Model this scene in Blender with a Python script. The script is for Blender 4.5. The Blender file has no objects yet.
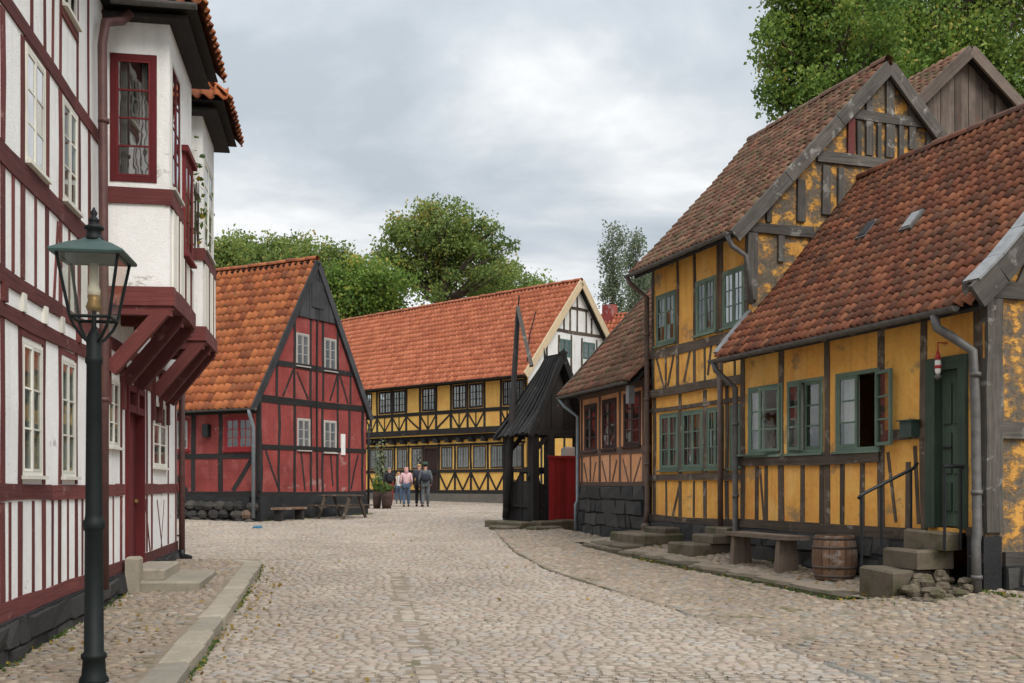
import bpy, math, random
import numpy as np
from mathutils import Vector, Matrix
R = math.radians
rnd = random.Random(7)
nrng = np.random.default_rng(11)
scene = bpy.context.scene
col = scene.collection

# ------------------------------------------------------------------ camera
EYE, F, HZ, CX = 1.6, 1050.0, 484.0, 512.0
cam_d = bpy.data.cameras.new('camera'); cam = bpy.data.objects.new('camera', cam_d); col.objects.link(cam)
cam.location = (0, 0, EYE); cam.rotation_euler = (R(90), 0, 0)
cam_d.sensor_width = 36; cam_d.lens = F / 1024 * 36; cam_d.shift_y = (HZ - 341.5) / 1024
cam_d.clip_end = 6000; scene.camera = cam
# ------------------------------------------------------------------ sky, sun, exposure
SUN_EL, SUN_AZ = 43.0, 147.0        # azimuth clockwise from +Y
wd = bpy.data.worlds.new('World'); scene.world = wd; wd.use_nodes = True
nt = wd.node_tree; nt.nodes.clear()
def nd(nt, t, **kw):
    n = nt.nodes.new(t)
    for k, v in kw.items():
        if k.startswith('i_'):
            key = k[2:]
            key = int(key) if key.isdigit() else key.replace('_', ' ')
            n.inputs[key].default_value = v
        else: setattr(n, k, v)
    return n
def lk(nt, a, b): nt.links.new(a, b)
def mth(nt, op, a, b=None, c=None, clamp=False):
    n = nt.nodes.new('ShaderNodeMath'); n.operation = op; n.use_clamp = clamp
    for i, v in enumerate((a, b, c)):
        if v is None: continue
        if isinstance(v, (int, float)): n.inputs[i].default_value = v
        else: nt.links.new(v, n.inputs[i])
    return n.outputs[0]
def mixc(nt, f, a, b, mode='MIX'):
    n = nt.nodes.new('ShaderNodeMix'); n.data_type = 'RGBA'; n.blend_type = mode
    for k, v in ((0, f), (6, a), (7, b)):
        if isinstance(v, (int, float)): n.inputs[k].default_value = v
        elif isinstance(v, tuple): n.inputs[k].default_value = (*v[:3], 1)
        else: nt.links.new(v, n.inputs[k])
    return n.outputs[2]
def ramp(nt, f, stops, interp='LINEAR'):
    n = nt.nodes.new('ShaderNodeValToRGB'); cr = n.color_ramp; cr.interpolation = interp
    while len(cr.elements) < len(stops): cr.elements.new(0.5)
    for e, (p, c) in zip(cr.elements, stops):
        e.position = p; e.color = (*c[:3], 1) if isinstance(c, tuple) else (c, c, c, 1)
    nt.links.new(f, n.inputs[0]); return n.outputs[0]
def noise(nt, vec, scale, detail=4, rough=0.55, dist=0.0):
    n = nt.nodes.new('ShaderNodeTexNoise'); n.inputs['Scale'].default_value = scale
    n.inputs['Detail'].default_value = detail; n.inputs['Roughness'].default_value = rough
    n.inputs['Distortion'].default_value = dist
    if vec is not None: nt.links.new(vec, n.inputs['Vector'])
    return n.outputs[0]
def vscale(nt, vec, s):
    n = nt.nodes.new('ShaderNodeVectorMath'); n.operation = 'MULTIPLY'; nt.links.new(vec, n.inputs[0])
    n.inputs[1].default_value = s; return n.outputs[0]

sky = nd(nt, 'ShaderNodeTexSky', sky_type='NISHITA', sun_disc=False, sun_elevation=R(SUN_EL), sun_rotation=R(SUN_AZ))
tc = nd(nt, 'ShaderNodeTexCoord')
sep = nd(nt, 'ShaderNodeSeparateXYZ'); lk(nt, tc.outputs['Generated'], sep.inputs[0])
zz = mth(nt, 'MAXIMUM', sep.outputs[2], 0.0)
den = mth(nt, 'ADD', zz, 0.22)
comb = nd(nt, 'ShaderNodeCombineXYZ')
lk(nt, mth(nt, 'DIVIDE', sep.outputs[0], den), comb.inputs[0]); lk(nt, mth(nt, 'DIVIDE', sep.outputs[1], den), comb.inputs[1])
comb.inputs[2].default_value = 3.7
c1 = noise(nt, vscale(nt, comb.outputs[0], (0.8, 1.3, 1.0)), 1.3, 8, 0.55, 0.35)
c2 = noise(nt, comb.outputs[0], 3.1, 5, 0.55, 0.1)
cl = mth(nt, 'ADD', mth(nt, 'MULTIPLY', c1, 0.78), mth(nt, 'MULTIPLY', c2, 0.22))
clouds = ramp(nt, cl, [(0.37, (0.50, 0.555, 0.605)), (0.445, (0.605, 0.655, 0.70)), (0.505, (0.75, 0.78, 0.80)), (0.575, (0.95, 0.955, 0.96))])
nish = vscale(nt, sky.outputs[0], (0.1, 0.1, 0.1))
mixed = mixc(nt, 0.93, nish, clouds)
grad = mth(nt, 'ADD', mth(nt, 'MULTIPLY', mth(nt, 'POWER', zz, 3.0), 1.6), 0.66)       # an overcast sky is brighter overhead than at the horizon
vm = nd(nt, 'ShaderNodeVectorMath', operation='SCALE'); lk(nt, mixed, vm.inputs[0]); lk(nt, grad, vm.inputs['Scale'])
bg = nd(nt, 'ShaderNodeBackground', i_Strength=1.0); lk(nt, vm.outputs[0], bg.inputs[0])
wo = nd(nt, 'ShaderNodeOutputWorld'); lk(nt, bg.outputs[0], wo.inputs[0])

sl = bpy.data.lights.new('sun', 'SUN'); sl.energy = 1.5; sl.angle = R(25); sl.color = (1.0, 0.955, 0.88)
sun = bpy.data.objects.new('sun', sl); col.objects.link(sun)
_d = Vector((math.sin(R(SUN_AZ)) * math.cos(R(SUN_EL)), math.cos(R(SUN_AZ)) * math.cos(R(SUN_EL)), math.sin(R(SUN_EL))))
sun.rotation_euler = (-_d).to_track_quat('-Z', 'Y').to_euler(); sun.location = (5, -10, 30)
scene.view_settings.view_transform = 'Standard'; scene.view_settings.look = 'None'
scene.view_settings.gamma = 1.0; scene.view_settings.exposure = 0.66
scene.view_settings.use_curve_mapping = False
scene.render.engine = 'CYCLES'
scene.cycles.max_bounces = 6; scene.cycles.transparent_max_bounces = 12

# ------------------------------------------------------------------ materials
MATS = {}
def newmat(name):
    m = bpy.data.materials.new(name); m.use_nodes = True; nt = m.node_tree; nt.nodes.clear()
    out = nt.nodes.new('ShaderNodeOutputMaterial'); b = nt.nodes.new('ShaderNodeBsdfPrincipled')
    nt.links.new(b.outputs[0], out.inputs[0]); MATS[name] = m
    return m, nt, b, out
def wpos(nt): return nt.nodes.new('ShaderNodeNewGeometry').outputs['Position']
def orand(nt): return nt.nodes.new('ShaderNodeObjectInfo').outputs['Random']
def bump(nt, b, h, strength, dist=0.02):
    n = nt.nodes.new('ShaderNodeBump'); n.inputs['Strength'].default_value = strength; n.inputs['Distance'].default_value = dist
    nt.links.new(h, n.inputs['Height']); nt.links.new(n.outputs[0], b.inputs['Normal'])
def plaster(name, c1, c2, patch=None, thr=0.6, pscale=2.0, rough=0.92, bmp=0.35, brick=None, streak=0.25, pale=None):
    m, nt, b, out = newmat(name); p = wpos(nt)
    n1 = noise(nt, p, 1.1, 6, 0.6); n2 = noise(nt, p, 16, 5, 0.6)
    st = noise(nt, vscale(nt, p, (7, 7, 0.6)), 1.0, 5, 0.6)
    c = mixc(nt, ramp(nt, n1, [(0.35, 0.0), (0.68, 1.0)]), c1, c2)
    c = mixc(nt, mth(nt, 'MULTIPLY', ramp(nt, st, [(0.5, 0.0), (0.75, 1.0)]), streak), c, tuple(x * 0.55 for x in c2))
    c = mixc(nt, 0.5, c, ramp(nt, n2, [(0.3, 0.40), (0.7, 0.60)]), 'OVERLAY')
    nb = noise(nt, p, 0.45, 5, 0.65, 0.5); nm = noise(nt, p, 3.2, 7, 0.7, 0.3)
    c = mixc(nt, 0.6, c, ramp(nt, nb, [(0.32, 0.38), (0.68, 0.62)]), 'OVERLAY')
    c = mixc(nt, 0.6, c, ramp(nt, nm, [(0.28, 0.36), (0.5, 0.5), (0.72, 0.60)]), 'OVERLAY')
    if pale: c = mixc(nt, mth(nt, 'MULTIPLY', ramp(nt, noise(nt, vscale(nt, p, (1, 1, 0.6)), 1.7, 7, 0.68, 0.4), [(0.52, 0.0), (0.66, 1.0)]), 0.65), c, pale)
    h = mth(nt, 'ADD', mth(nt, 'MULTIPLY', n2, 0.6), noise(nt, p, 60, 3))
    if patch:
        pn = noise(nt, vscale(nt, p, (1, 1, 1.35)), pscale, 9, 0.66, 0.12)
        pf = ramp(nt, pn, [(thr - 0.03, 0.0), (thr + 0.02, 0.7), (thr + 0.09, 1.0)])
        pc = mixc(nt, ramp(nt, n2, [(0.35, 0.0), (0.65, 1.0)]), patch, tuple(x * 0.6 for x in patch))
        c = mixc(nt, pf, c, pc); h = mth(nt, 'SUBTRACT', h, mth(nt, 'MULTIPLY', pf, 0.7))
    if brick:
        # fine courses under the limewash (too small in the picture to pick apart)
        br = nd(nt, 'ShaderNodeTexBrick', i_Scale=1.0, i_Mortar_Size=0.012, i_Brick_Width=0.24, i_Row_Height=0.075, i_Mortar_Smooth=0.6)
        sp = nd(nt, 'ShaderNodeSeparateXYZ'); lk(nt, p, sp.inputs[0]); cb = nd(nt, 'ShaderNodeCombineXYZ')
        lk(nt, mth(nt, 'ADD', mth(nt, 'MULTIPLY', sp.outputs[0], brick[0]), mth(nt, 'MULTIPLY', sp.outputs[1], brick[1])), cb.inputs[0]); lk(nt, sp.outputs[2], cb.inputs[1])
        lk(nt, cb.outputs[0], br.inputs['Vector'])
        h = mth(nt, 'SUBTRACT', h, mth(nt, 'MULTIPLY', br.outputs['Fac'], 0.22))
    lk(nt, c, b.inputs['Base Color']); b.inputs['Roughness'].default_value = rough
    b.inputs['Specular IOR Level'].default_value = 0.25
    bump(nt, b, h, bmp, 0.02); return m
def wood(name, c1, c2, rough=0.85, bmp=0.5, sx=1.6, sy=26, worn=None, wthr=0.62):
    m, nt, b, out = newmat(name)
    uv = nt.nodes.new('ShaderNodeUVMap').outputs[0]; p = wpos(nt)
    cb = nd(nt, 'ShaderNodeVectorMath', operation='ADD'); lk(nt, vscale(nt, uv, (sx, sy, 1)), cb.inputs[0])
    sc = nd(nt, 'ShaderNodeVectorMath', operation='SCALE'); sc.inputs[0].default_value = (13, 7, 5); lk(nt, orand(nt), sc.inputs['Scale'])
    lk(nt, sc.outputs[0], cb.inputs[1])
    g = noise(nt, cb.outputs[0], 1.0, 6, 0.65, 0.5); n2 = noise(nt, p, 2.3, 5, 0.6)
    f = mth(nt, 'ADD', mth(nt, 'MULTIPLY', g, 0.6), mth(nt, 'MULTIPLY', n2, 0.4))
    c = mixc(nt, ramp(nt, f, [(0.36, 0.0), (0.64, 1.0)]), c1, c2)
    if worn:
        w = noise(nt, p, 3.5, 7, 0.65, 0.4)
        c = mixc(nt, mth(nt, 'MULTIPLY', ramp(nt, w, [(wthr, 0.0), (wthr + 0.07, 1.0)]), ramp(nt, g, [(0.4, 0.3), (0.6, 1.0)])), c, worn)
    hs = nd(nt, 'ShaderNodeHueSaturation'); lk(nt, c, hs.inputs['Color']); lk(nt, mth(nt, 'ADD', mth(nt, 'MULTIPLY', orand(nt), 0.55), 0.74), hs.inputs['Value'])
    lk(nt, hs.outputs[0], b.inputs['Base Color']); b.inputs['Roughness'].default_value = rough
    b.inputs['Specular IOR Level'].default_value = 0.3
    bump(nt, b, g, bmp, 0.012); return m
def tiles(name, stops, moss=(0.06, 0.065, 0.03), mthr=0.62, dirt=(0.05, 0.035, 0.03), dthr=0.6):
    m, nt, b, out = newmat(name); p = wpos(nt)
    at = nt.nodes.new('ShaderNodeAttribute'); at.attribute_name = 'tint'
    t = mth(nt, 'FRACT', mth(nt, 'ADD', at.outputs['Fac'], mth(nt, 'MULTIPLY', orand(nt), 7.31)))
    c = ramp(nt, t, stops)
    n1 = noise(nt, p, 1.3, 6, 0.6); n2 = noise(nt, p, 22, 4, 0.6); n3 = noise(nt, p, 5.5, 6, 0.7)
    c = mixc(nt, mth(nt, 'MULTIPLY', ramp(nt, n1, [(dthr - 0.08, 0.0), (dthr + 0.22, 1.0)]), 0.5), c, dirt)
    c = mixc(nt, mth(nt, 'MULTIPLY', ramp(nt, n3, [(mthr, 0.0), (mthr + 0.08, 1.0)]), 0.75), c, moss)
    c = mixc(nt, 0.4, c, ramp(nt, n2, [(0.3, 0.38), (0.7, 0.62)]), 'OVERLAY')
    lk(nt, c, b.inputs['Base Color']); b.inputs['Roughness'].default_value = 0.85
    b.inputs['Specular IOR Level'].default_value = 0.3
    bump(nt, b, n2, 0.4, 0.015); return m
def stone(name, stops, rough=0.85, bmp=0.5, moss=None, mthr=0.62, nscale=9):
    m, nt, b, out = newmat(name); p = wpos(nt)
    at = nt.nodes.new('ShaderNodeAttribute'); at.attribute_name = 'tint'
    t = mth(nt, 'FRACT', mth(nt, 'ADD', at.outputs['Fac'], mth(nt, 'MULTIPLY', orand(nt), 5.77)))
    c = ramp(nt, t, stops); n2 = noise(nt, p, nscale, 6, 0.65); n3 = noise(nt, p, 70, 3, 0.6); n1 = noise(nt, p, 0.55, 5, 0.6)
    c = mixc(nt, 0.55, c, ramp(nt, n2, [(0.3, 0.36), (0.7, 0.62)]), 'OVERLAY')
    c = mixc(nt, 0.3, c, ramp(nt, n3, [(0.3, 0.36), (0.7, 0.62)]), 'OVERLAY')
    c = mixc(nt, 0.5, c, ramp(nt, n1, [(0.32, 0.36), (0.68, 0.60)]), 'OVERLAY')
    if moss:
        c = mixc(nt, mth(nt, 'MULTIPLY', ramp(nt, noise(nt, p, 2.6, 7, 0.65), [(mthr, 0.0), (mthr + 0.1, 1.0)]), 0.7), c, moss)
    lk(nt, c, b.inputs['Base Color']); b.inputs['Roughness'].default_value = rough
    b.inputs['Specular IOR Level'].default_value = 0.3
    bump(nt, b, mth(nt, 'ADD', n2, mth(nt, 'MULTIPLY', n3, 0.5)), bmp, 0.015); return m
def paint(name, c, rough=0.5, metal=0.0, var=0.25, bmp=0.1, spec=0.4):
    m, nt, b, out = newmat(name); p = wpos(nt); n = noise(nt, p, 7, 6, 0.65)
    cc = mixc(nt, mth(nt, 'MULTIPLY', ramp(nt, n, [(0.4, 0.0), (0.68, 1.0)]), var * 2), c, tuple(x * 0.45 for x in c))
    lk(nt, cc, b.inputs['Base Color']); b.inputs['Roughness'].default_value = rough; b.inputs['Metallic'].default_value = metal
    b.inputs['Specular IOR Level'].default_value = spec
    bump(nt, b, n, bmp, 0.01); return m
def glassmat(name, tint=(0.62, 0.68, 0.66), base=0.05):
    m, nt, b, out = newmat(name); nt.nodes.remove(b)
    tr = nd(nt, 'ShaderNodeBsdfTransparent'); tr.inputs[0].default_value = (*tint, 1)
    gl = nd(nt, 'ShaderNodeBsdfGlossy'); gl.inputs['Roughness'].default_value = 0.03; gl.inputs[0].default_value = (0.95, 0.95, 0.95, 1)
    lw = nd(nt, 'ShaderNodeLayerWeight', i_Blend=0.5); fre = mth(nt, 'ADD', mth(nt, 'MULTIPLY', mth(nt, 'POWER', lw.outputs['Facing'], 5.0), 0.95), 0.045)   # Schlick, same from both sides
    bp = nd(nt, 'ShaderNodeBump', i_Strength=0.05, i_Distance=0.05); lk(nt, noise(nt, wpos(nt), 3.0, 2), bp.inputs['Height'])
    lk(nt, bp.outputs[0], gl.inputs['Normal'])
    mx = nd(nt, 'ShaderNodeMixShader'); lk(nt, mth(nt, 'ADD', fre, base, clamp=True), mx.inputs[0])
    lk(nt, tr.outputs[0], mx.inputs[1]); lk(nt, gl.outputs[0], mx.inputs[2]); lk(nt, mx.outputs[0], out.inputs[0])
    return m
def leafmat(name, stops):
    m, nt, b, out = newmat(name)
    at = nt.nodes.new('ShaderNodeAttribute'); at.attribute_name = 'tint'
    c = ramp(nt, at.outputs['Fac'], stops)
    c = mixc(nt, 0.35, c, ramp(nt, noise(nt, wpos(nt), 0.45, 4), [(0.3, 0.38), (0.7, 0.64)]), 'OVERLAY')
    lk(nt, c, b.inputs['Base Color']); b.inputs['Roughness'].default_value = 0.6; b.inputs['Specular IOR Level'].default_value = 0.25
    tl = nd(nt, 'ShaderNodeBsdfTranslucent'); lk(nt, c, tl.inputs[0])
    mx = nd(nt, 'ShaderNodeMixShader'); mx.inputs[0].default_value = 0.42
    lk(nt, b.outputs[0], mx.inputs[1]); lk(nt, tl.outputs[0], mx.inputs[2]); lk(nt, mx.outputs[0], out.inputs[0]); return m

plaster('white_plaster', (0.86, 0.855, 0.84), (0.78, 0.77, 0.75), (0.50, 0.46, 0.41), 0.67, 2.4, bmp=0.4, streak=0.3)
plaster('red_plaster', (0.285, 0.056, 0.050), (0.205, 0.044, 0.041), (0.44, 0.29, 0.265), 0.63, 1.1, brick=(0.68, 0.68), bmp=0.5, streak=0.35, pale=(0.34, 0.105, 0.094))
plaster('yellow_far', (0.832, 0.509, 0.138), (0.749, 0.445, 0.121), None, bmp=0.2, streak=0.2)
plaster('yellow_plaster', (0.806, 0.414, 0.098), (0.650, 0.316, 0.076), (0.403, 0.265, 0.132), 0.61, 1.6, bmp=0.5, streak=0.5, pale=(0.829, 0.529, 0.184))
plaster('yellow_worn', (0.670, 0.347, 0.081), (0.497, 0.246, 0.060), (0.157, 0.129, 0.098), 0.46, 4.2, bmp=0.8, streak=0.4)
plaster('pink_plaster', (0.62, 0.30, 0.145), (0.50, 0.235, 0.12), (0.42, 0.25, 0.17), 0.63, 1.8, bmp=0.3, streak=0.4, pale=(0.66, 0.36, 0.22))
plaster('black_tar', (0.032, 0.032, 0.034), (0.018, 0.018, 0.019), (0.12, 0.11, 0.10), 0.64, 3.0, rough=0.8, bmp=0.9)
wood('red_wood', (0.150, 0.040, 0.036), (0.085, 0.024, 0.023), worn=(0.24, 0.13, 0.115), wthr=0.61, bmp=0.8)
wood('dark_red_wood', (0.15, 0.018, 0.02), (0.09, 0.013, 0.014), bmp=0.3)
wood('black_wood', (0.030, 0.027, 0.026), (0.014, 0.013, 0.013), worn=(0.09, 0.08, 0.075), wthr=0.62)
wood('charcoal_boards', (0.060, 0.060, 0.066), (0.026, 0.026, 0.029), bmp=0.8)
wood('tarred_boards', (0.030, 0.029, 0.030), (0.011, 0.011, 0.011), bmp=1.0, worn=(0.075, 0.07, 0.066), wthr=0.6)
wood('grey_wood', (0.110, 0.083, 0.062), (0.045, 0.034, 0.026), worn=(0.25, 0.21, 0.17), wthr=0.56, bmp=1.0)
wood('silver_wood', (0.110, 0.098, 0.086), (0.042, 0.037, 0.032), worn=(0.26, 0.25, 0.23), wthr=0.58, bmp=0.9)
wood('board_wood', (0.162, 0.127, 0.104), (0.072, 0.053, 0.044), worn=(0.170, 0.070, 0.048), wthr=0.6, bmp=0.9)
wood('pinkish_wood', (0.14, 0.085, 0.062), (0.075, 0.05, 0.04), bmp=0.7)
wood('bench_wood', (0.19, 0.145, 0.11), (0.095, 0.07, 0.055), bmp=0.8)
wood('barrel_wood', (0.22, 0.12, 0.07), (0.10, 0.06, 0.04), worn=(0.26, 0.22, 0.19), wthr=0.5, bmp=0.8)
wood('cream_wood', (0.55, 0.43, 0.28), (0.42, 0.33, 0.22), bmp=0.3)
wood('white_frame', (0.68, 0.665, 0.60), (0.55, 0.53, 0.47), bmp=0.25)
wood('grey_frame', (0.44, 0.41, 0.38), (0.30, 0.28, 0.26), bmp=0.25)
wood('dim_frame', (0.20, 0.19, 0.175), (0.12, 0.11, 0.10), bmp=0.25)
wood('green_frame', (0.140, 0.195, 0.145), (0.087, 0.130, 0.103), worn=(0.252, 0.273, 0.211), wthr=0.58, bmp=0.4)
wood('teal_frame', (0.12, 0.20, 0.17), (0.08, 0.14, 0.13), bmp=0.3)
wood('green_door', (0.060, 0.090, 0.064), (0.036, 0.056, 0.042), bmp=0.5)
wood('brown_frame', (0.045, 0.033, 0.030), (0.022, 0.018, 0.017), bmp=0.3)
wood('maroon_frame', (0.060, 0.032, 0.028), (0.035, 0.02, 0.018), bmp=0.3)
wood('red_door_paint', (0.280, 0.018, 0.023), (0.196, 0.013, 0.017), bmp=0.4, rough=0.6)
TILE_ORANGE = [(0.0, (0.194, 0.056, 0.025)), (0.25, (0.299, 0.088, 0.034)), (0.55, (0.405, 0.135, 0.048)), (0.8, (0.352, 0.104, 0.038)), (1.0, (0.220, 0.072, 0.033))]
tiles('tile_orange', TILE_ORANGE, moss=(0.12, 0.07, 0.04), mthr=0.57, dirt=(0.10, 0.055, 0.035), dthr=0.58)
tiles('tile_far', [(0.0, (0.314, 0.090, 0.046)), (0.4, (0.399, 0.123, 0.059)), (0.8, (0.465, 0.157, 0.081)), (1.0, (0.342, 0.104, 0.052))], moss=(0.285, 0.162, 0.114), mthr=0.62, dirt=(0.247, 0.067, 0.038), dthr=0.58)
tiles('tile_red', [(0.0, (0.080, 0.034, 0.022)), (0.2, (0.140, 0.047, 0.026)), (0.5, (0.192, 0.063, 0.033)), (0.75, (0.261, 0.097, 0.047)), (0.9, (0.159, 0.068, 0.040)), (1.0, (0.093, 0.041, 0.026))], moss=(0.080, 0.068, 0.033), mthr=0.60, dirt=(0.056, 0.041, 0.026), dthr=0.50)
tiles('tile_brown', [(0.0, (0.087, 0.044, 0.029)), (0.25, (0.158, 0.066, 0.040)), (0.55, (0.204, 0.088, 0.053)), (0.8, (0.265, 0.138, 0.089)), (1.0, (0.112, 0.055, 0.037))], moss=(0.102, 0.097, 0.047), mthr=0.51, dirt=(0.071, 0.053, 0.036), dthr=0.47)
stone('cobble_road', [(0.0, (0.274, 0.229, 0.185)), (0.2, (0.326, 0.277, 0.226)), (0.4, (0.289, 0.233, 0.188)), (0.6, (0.349, 0.300, 0.247)), (0.75, (0.274, 0.255, 0.232)), (0.9, (0.312, 0.237, 0.192)), (1.0, (0.333, 0.285, 0.232))], moss=(0.148, 0.133, 0.074), mthr=0.66)
stone('cobble_field', [(0.0, (0.202, 0.163, 0.122)), (0.2, (0.280, 0.224, 0.163)), (0.4, (0.241, 0.182, 0.133)), (0.6, (0.312, 0.258, 0.198)), (0.75, (0.202, 0.190, 0.171)), (0.9, (0.257, 0.186, 0.141)), (1.0, (0.226, 0.190, 0.144))], moss=(0.102, 0.091, 0.042), mthr=0.57)
stone('joint_dirt', [(0.0, (0.201, 0.162, 0.121)), (1.0, (0.225, 0.182, 0.138))], moss=(0.080, 0.081, 0.036), mthr=0.56, rough=0.95)
stone('kerb_granite', [(0.0, (0.255, 0.226, 0.176)), (0.5, (0.315, 0.275, 0.216)), (1.0, (0.221, 0.197, 0.160))], moss=(0.136, 0.131, 0.064), mthr=0.6)
stone('step_stone', [(0.0, (0.112, 0.090, 0.063)), (0.5, (0.143, 0.115, 0.081)), (1.0, (0.094, 0.076, 0.056))], moss=(0.053, 0.054, 0.020), mthr=0.5, bmp=1.0, nscale=6)
stone('dark_stone', [(0.0, (0.028, 0.027, 0.027)), (0.4, (0.05, 0.046, 0.042)), (0.7, (0.09, 0.082, 0.07)), (0.9, (0.16, 0.10, 0.07)), (1.0, (0.04, 0.038, 0.036))], bmp=0.9)
stone('tar_stone', [(0.0, (0.030, 0.030, 0.031)), (0.5, (0.045, 0.044, 0.043)), (0.85, (0.065, 0.062, 0.058)), (1.0, (0.024, 0.024, 0.025))], bmp=1.0, nscale=7, moss=(0.10, 0.095, 0.085), mthr=0.62)
stone('far_plinth', [(0.0, (0.13, 0.12, 0.10)), (1.0, (0.18, 0.165, 0.14))], moss=(0.06, 0.07, 0.03), bmp=0.8)
stone('earth', [(0.0, (0.19, 0.16, 0.12)), (1.0, (0.22, 0.19, 0.145))], moss=(0.09, 0.11, 0.04), mthr=0.5)
paint('lamp_green', (0.007, 0.011, 0.011), 0.6, 0.0, 0.3, spec=0.25)
paint('lamp_roof', (0.055, 0.095, 0.088), 0.5, 0.2, 0.2)
paint('zinc', (0.25, 0.255, 0.26), 0.55, 0.4, 0.3)
paint('dull_zinc', (0.13, 0.125, 0.12), 0.6, 0.3, 0.35)
paint('brown_pipe', (0.115, 0.075, 0.06), 0.6, 0.0, 0.35)
paint('red_pipe', (0.12, 0.055, 0.05), 0.55, 0.1, 0.3)
paint('blue_pipe', (0.23, 0.27, 0.30), 0.55, 0.2, 0.25)
paint('iron', (0.018, 0.02, 0.023), 0.5, 0.3, 0.3)
paint('hoop_iron', (0.11, 0.085, 0.07), 0.7, 0.4, 0.4)
paint('mantle', (0.75, 0.70, 0.58), 0.6)
paint('brass', (0.30, 0.19, 0.07), 0.5, 0.6)
paint('curtain', (0.72, 0.70, 0.66), 0.95, 0, 0.1, 0.0)
paint('lace', (0.56, 0.54, 0.50), 0.95, 0, 0.25, 0.0)
paint('box_green', (0.03, 0.055, 0.045), 0.5)
paint('white_paint', (0.75, 0.74, 0.71), 0.6, 0, 0.15)
paint('red_paint', (0.42, 0.03, 0.03), 0.5)
paint('interior', (0.10, 0.085, 0.07), 0.95)
paint('bark', (0.085, 0.065, 0.05), 0.95, 0, 0.4, 0.6)
paint('pot', (0.05, 0.028, 0.022), 0.8)
paint('skin', (0.50, 0.28, 0.20), 0.6, 0, 0.05, 0)
paint('black_cloth', (0.016, 0.017, 0.022), 0.9, 0, 0.1, 0); paint('navy_cloth', (0.028, 0.033, 0.05), 0.9, 0, 0.1, 0)
paint('jeans', (0.065, 0.10, 0.16), 0.9, 0, 0.2, 0); paint('pink_cloth', (0.62, 0.40, 0.42), 0.9, 0, 0.15, 0)
paint('red_cloth', (0.20, 0.03, 0.035), 0.9, 0, 0.1, 0); paint('grey_cloth', (0.10, 0.11, 0.12), 0.9, 0, 0.1, 0); paint('white_cloth', (0.68, 0.67, 0.68), 0.9, 0, 0.1, 0)
paint('blond_hair', (0.50, 0.31, 0.10), 0.7, 0, 0.2, 0); paint('grey_hair', (0.28, 0.26, 0.25), 0.7, 0, 0.2, 0); paint('pink_scarf', (0.55, 0.30, 0.28), 0.9, 0, 0.2, 0); paint('dark_hair', (0.03, 0.022, 0.018), 0.7, 0, 0.2, 0)
paint('green_cloth', (0.03, 0.06, 0.035), 0.9, 0, 0.1, 0); paint('blue_plastic', (0.06, 0.20, 0.32), 0.5)
paint('flower_red', (0.45, 0.05, 0.03), 0.8)
glassmat('glass', base=0.10); glassmat('lamp_glass', (0.93, 0.93, 0.90), 0.02)
glassmat('bright_glass', (0.55, 0.6, 0.6), 0.38)
leafmat('leaf_mid', [(0.0, (0.084, 0.131, 0.036)), (0.5, (0.174, 0.243, 0.059)), (0.9, (0.283, 0.321, 0.081)), (1.0, (0.416, 0.303, 0.081))])
leafmat('leaf_green', [(0.0, (0.076, 0.142, 0.030)), (0.5, (0.157, 0.253, 0.046)), (0.93, (0.255, 0.333, 0.063)), (1.0, (0.361, 0.316, 0.068))])
leafmat('leaf_grey', [(0.0, (0.101, 0.132, 0.083)), (0.6, (0.171, 0.210, 0.128)), (1.0, (0.265, 0.284, 0.185))])
leafmat('leaf_plant', [(0.0, (0.04, 0.08, 0.02)), (0.8, (0.09, 0.15, 0.03)), (1.0, (0.35, 0.25, 0.03))])

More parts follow.
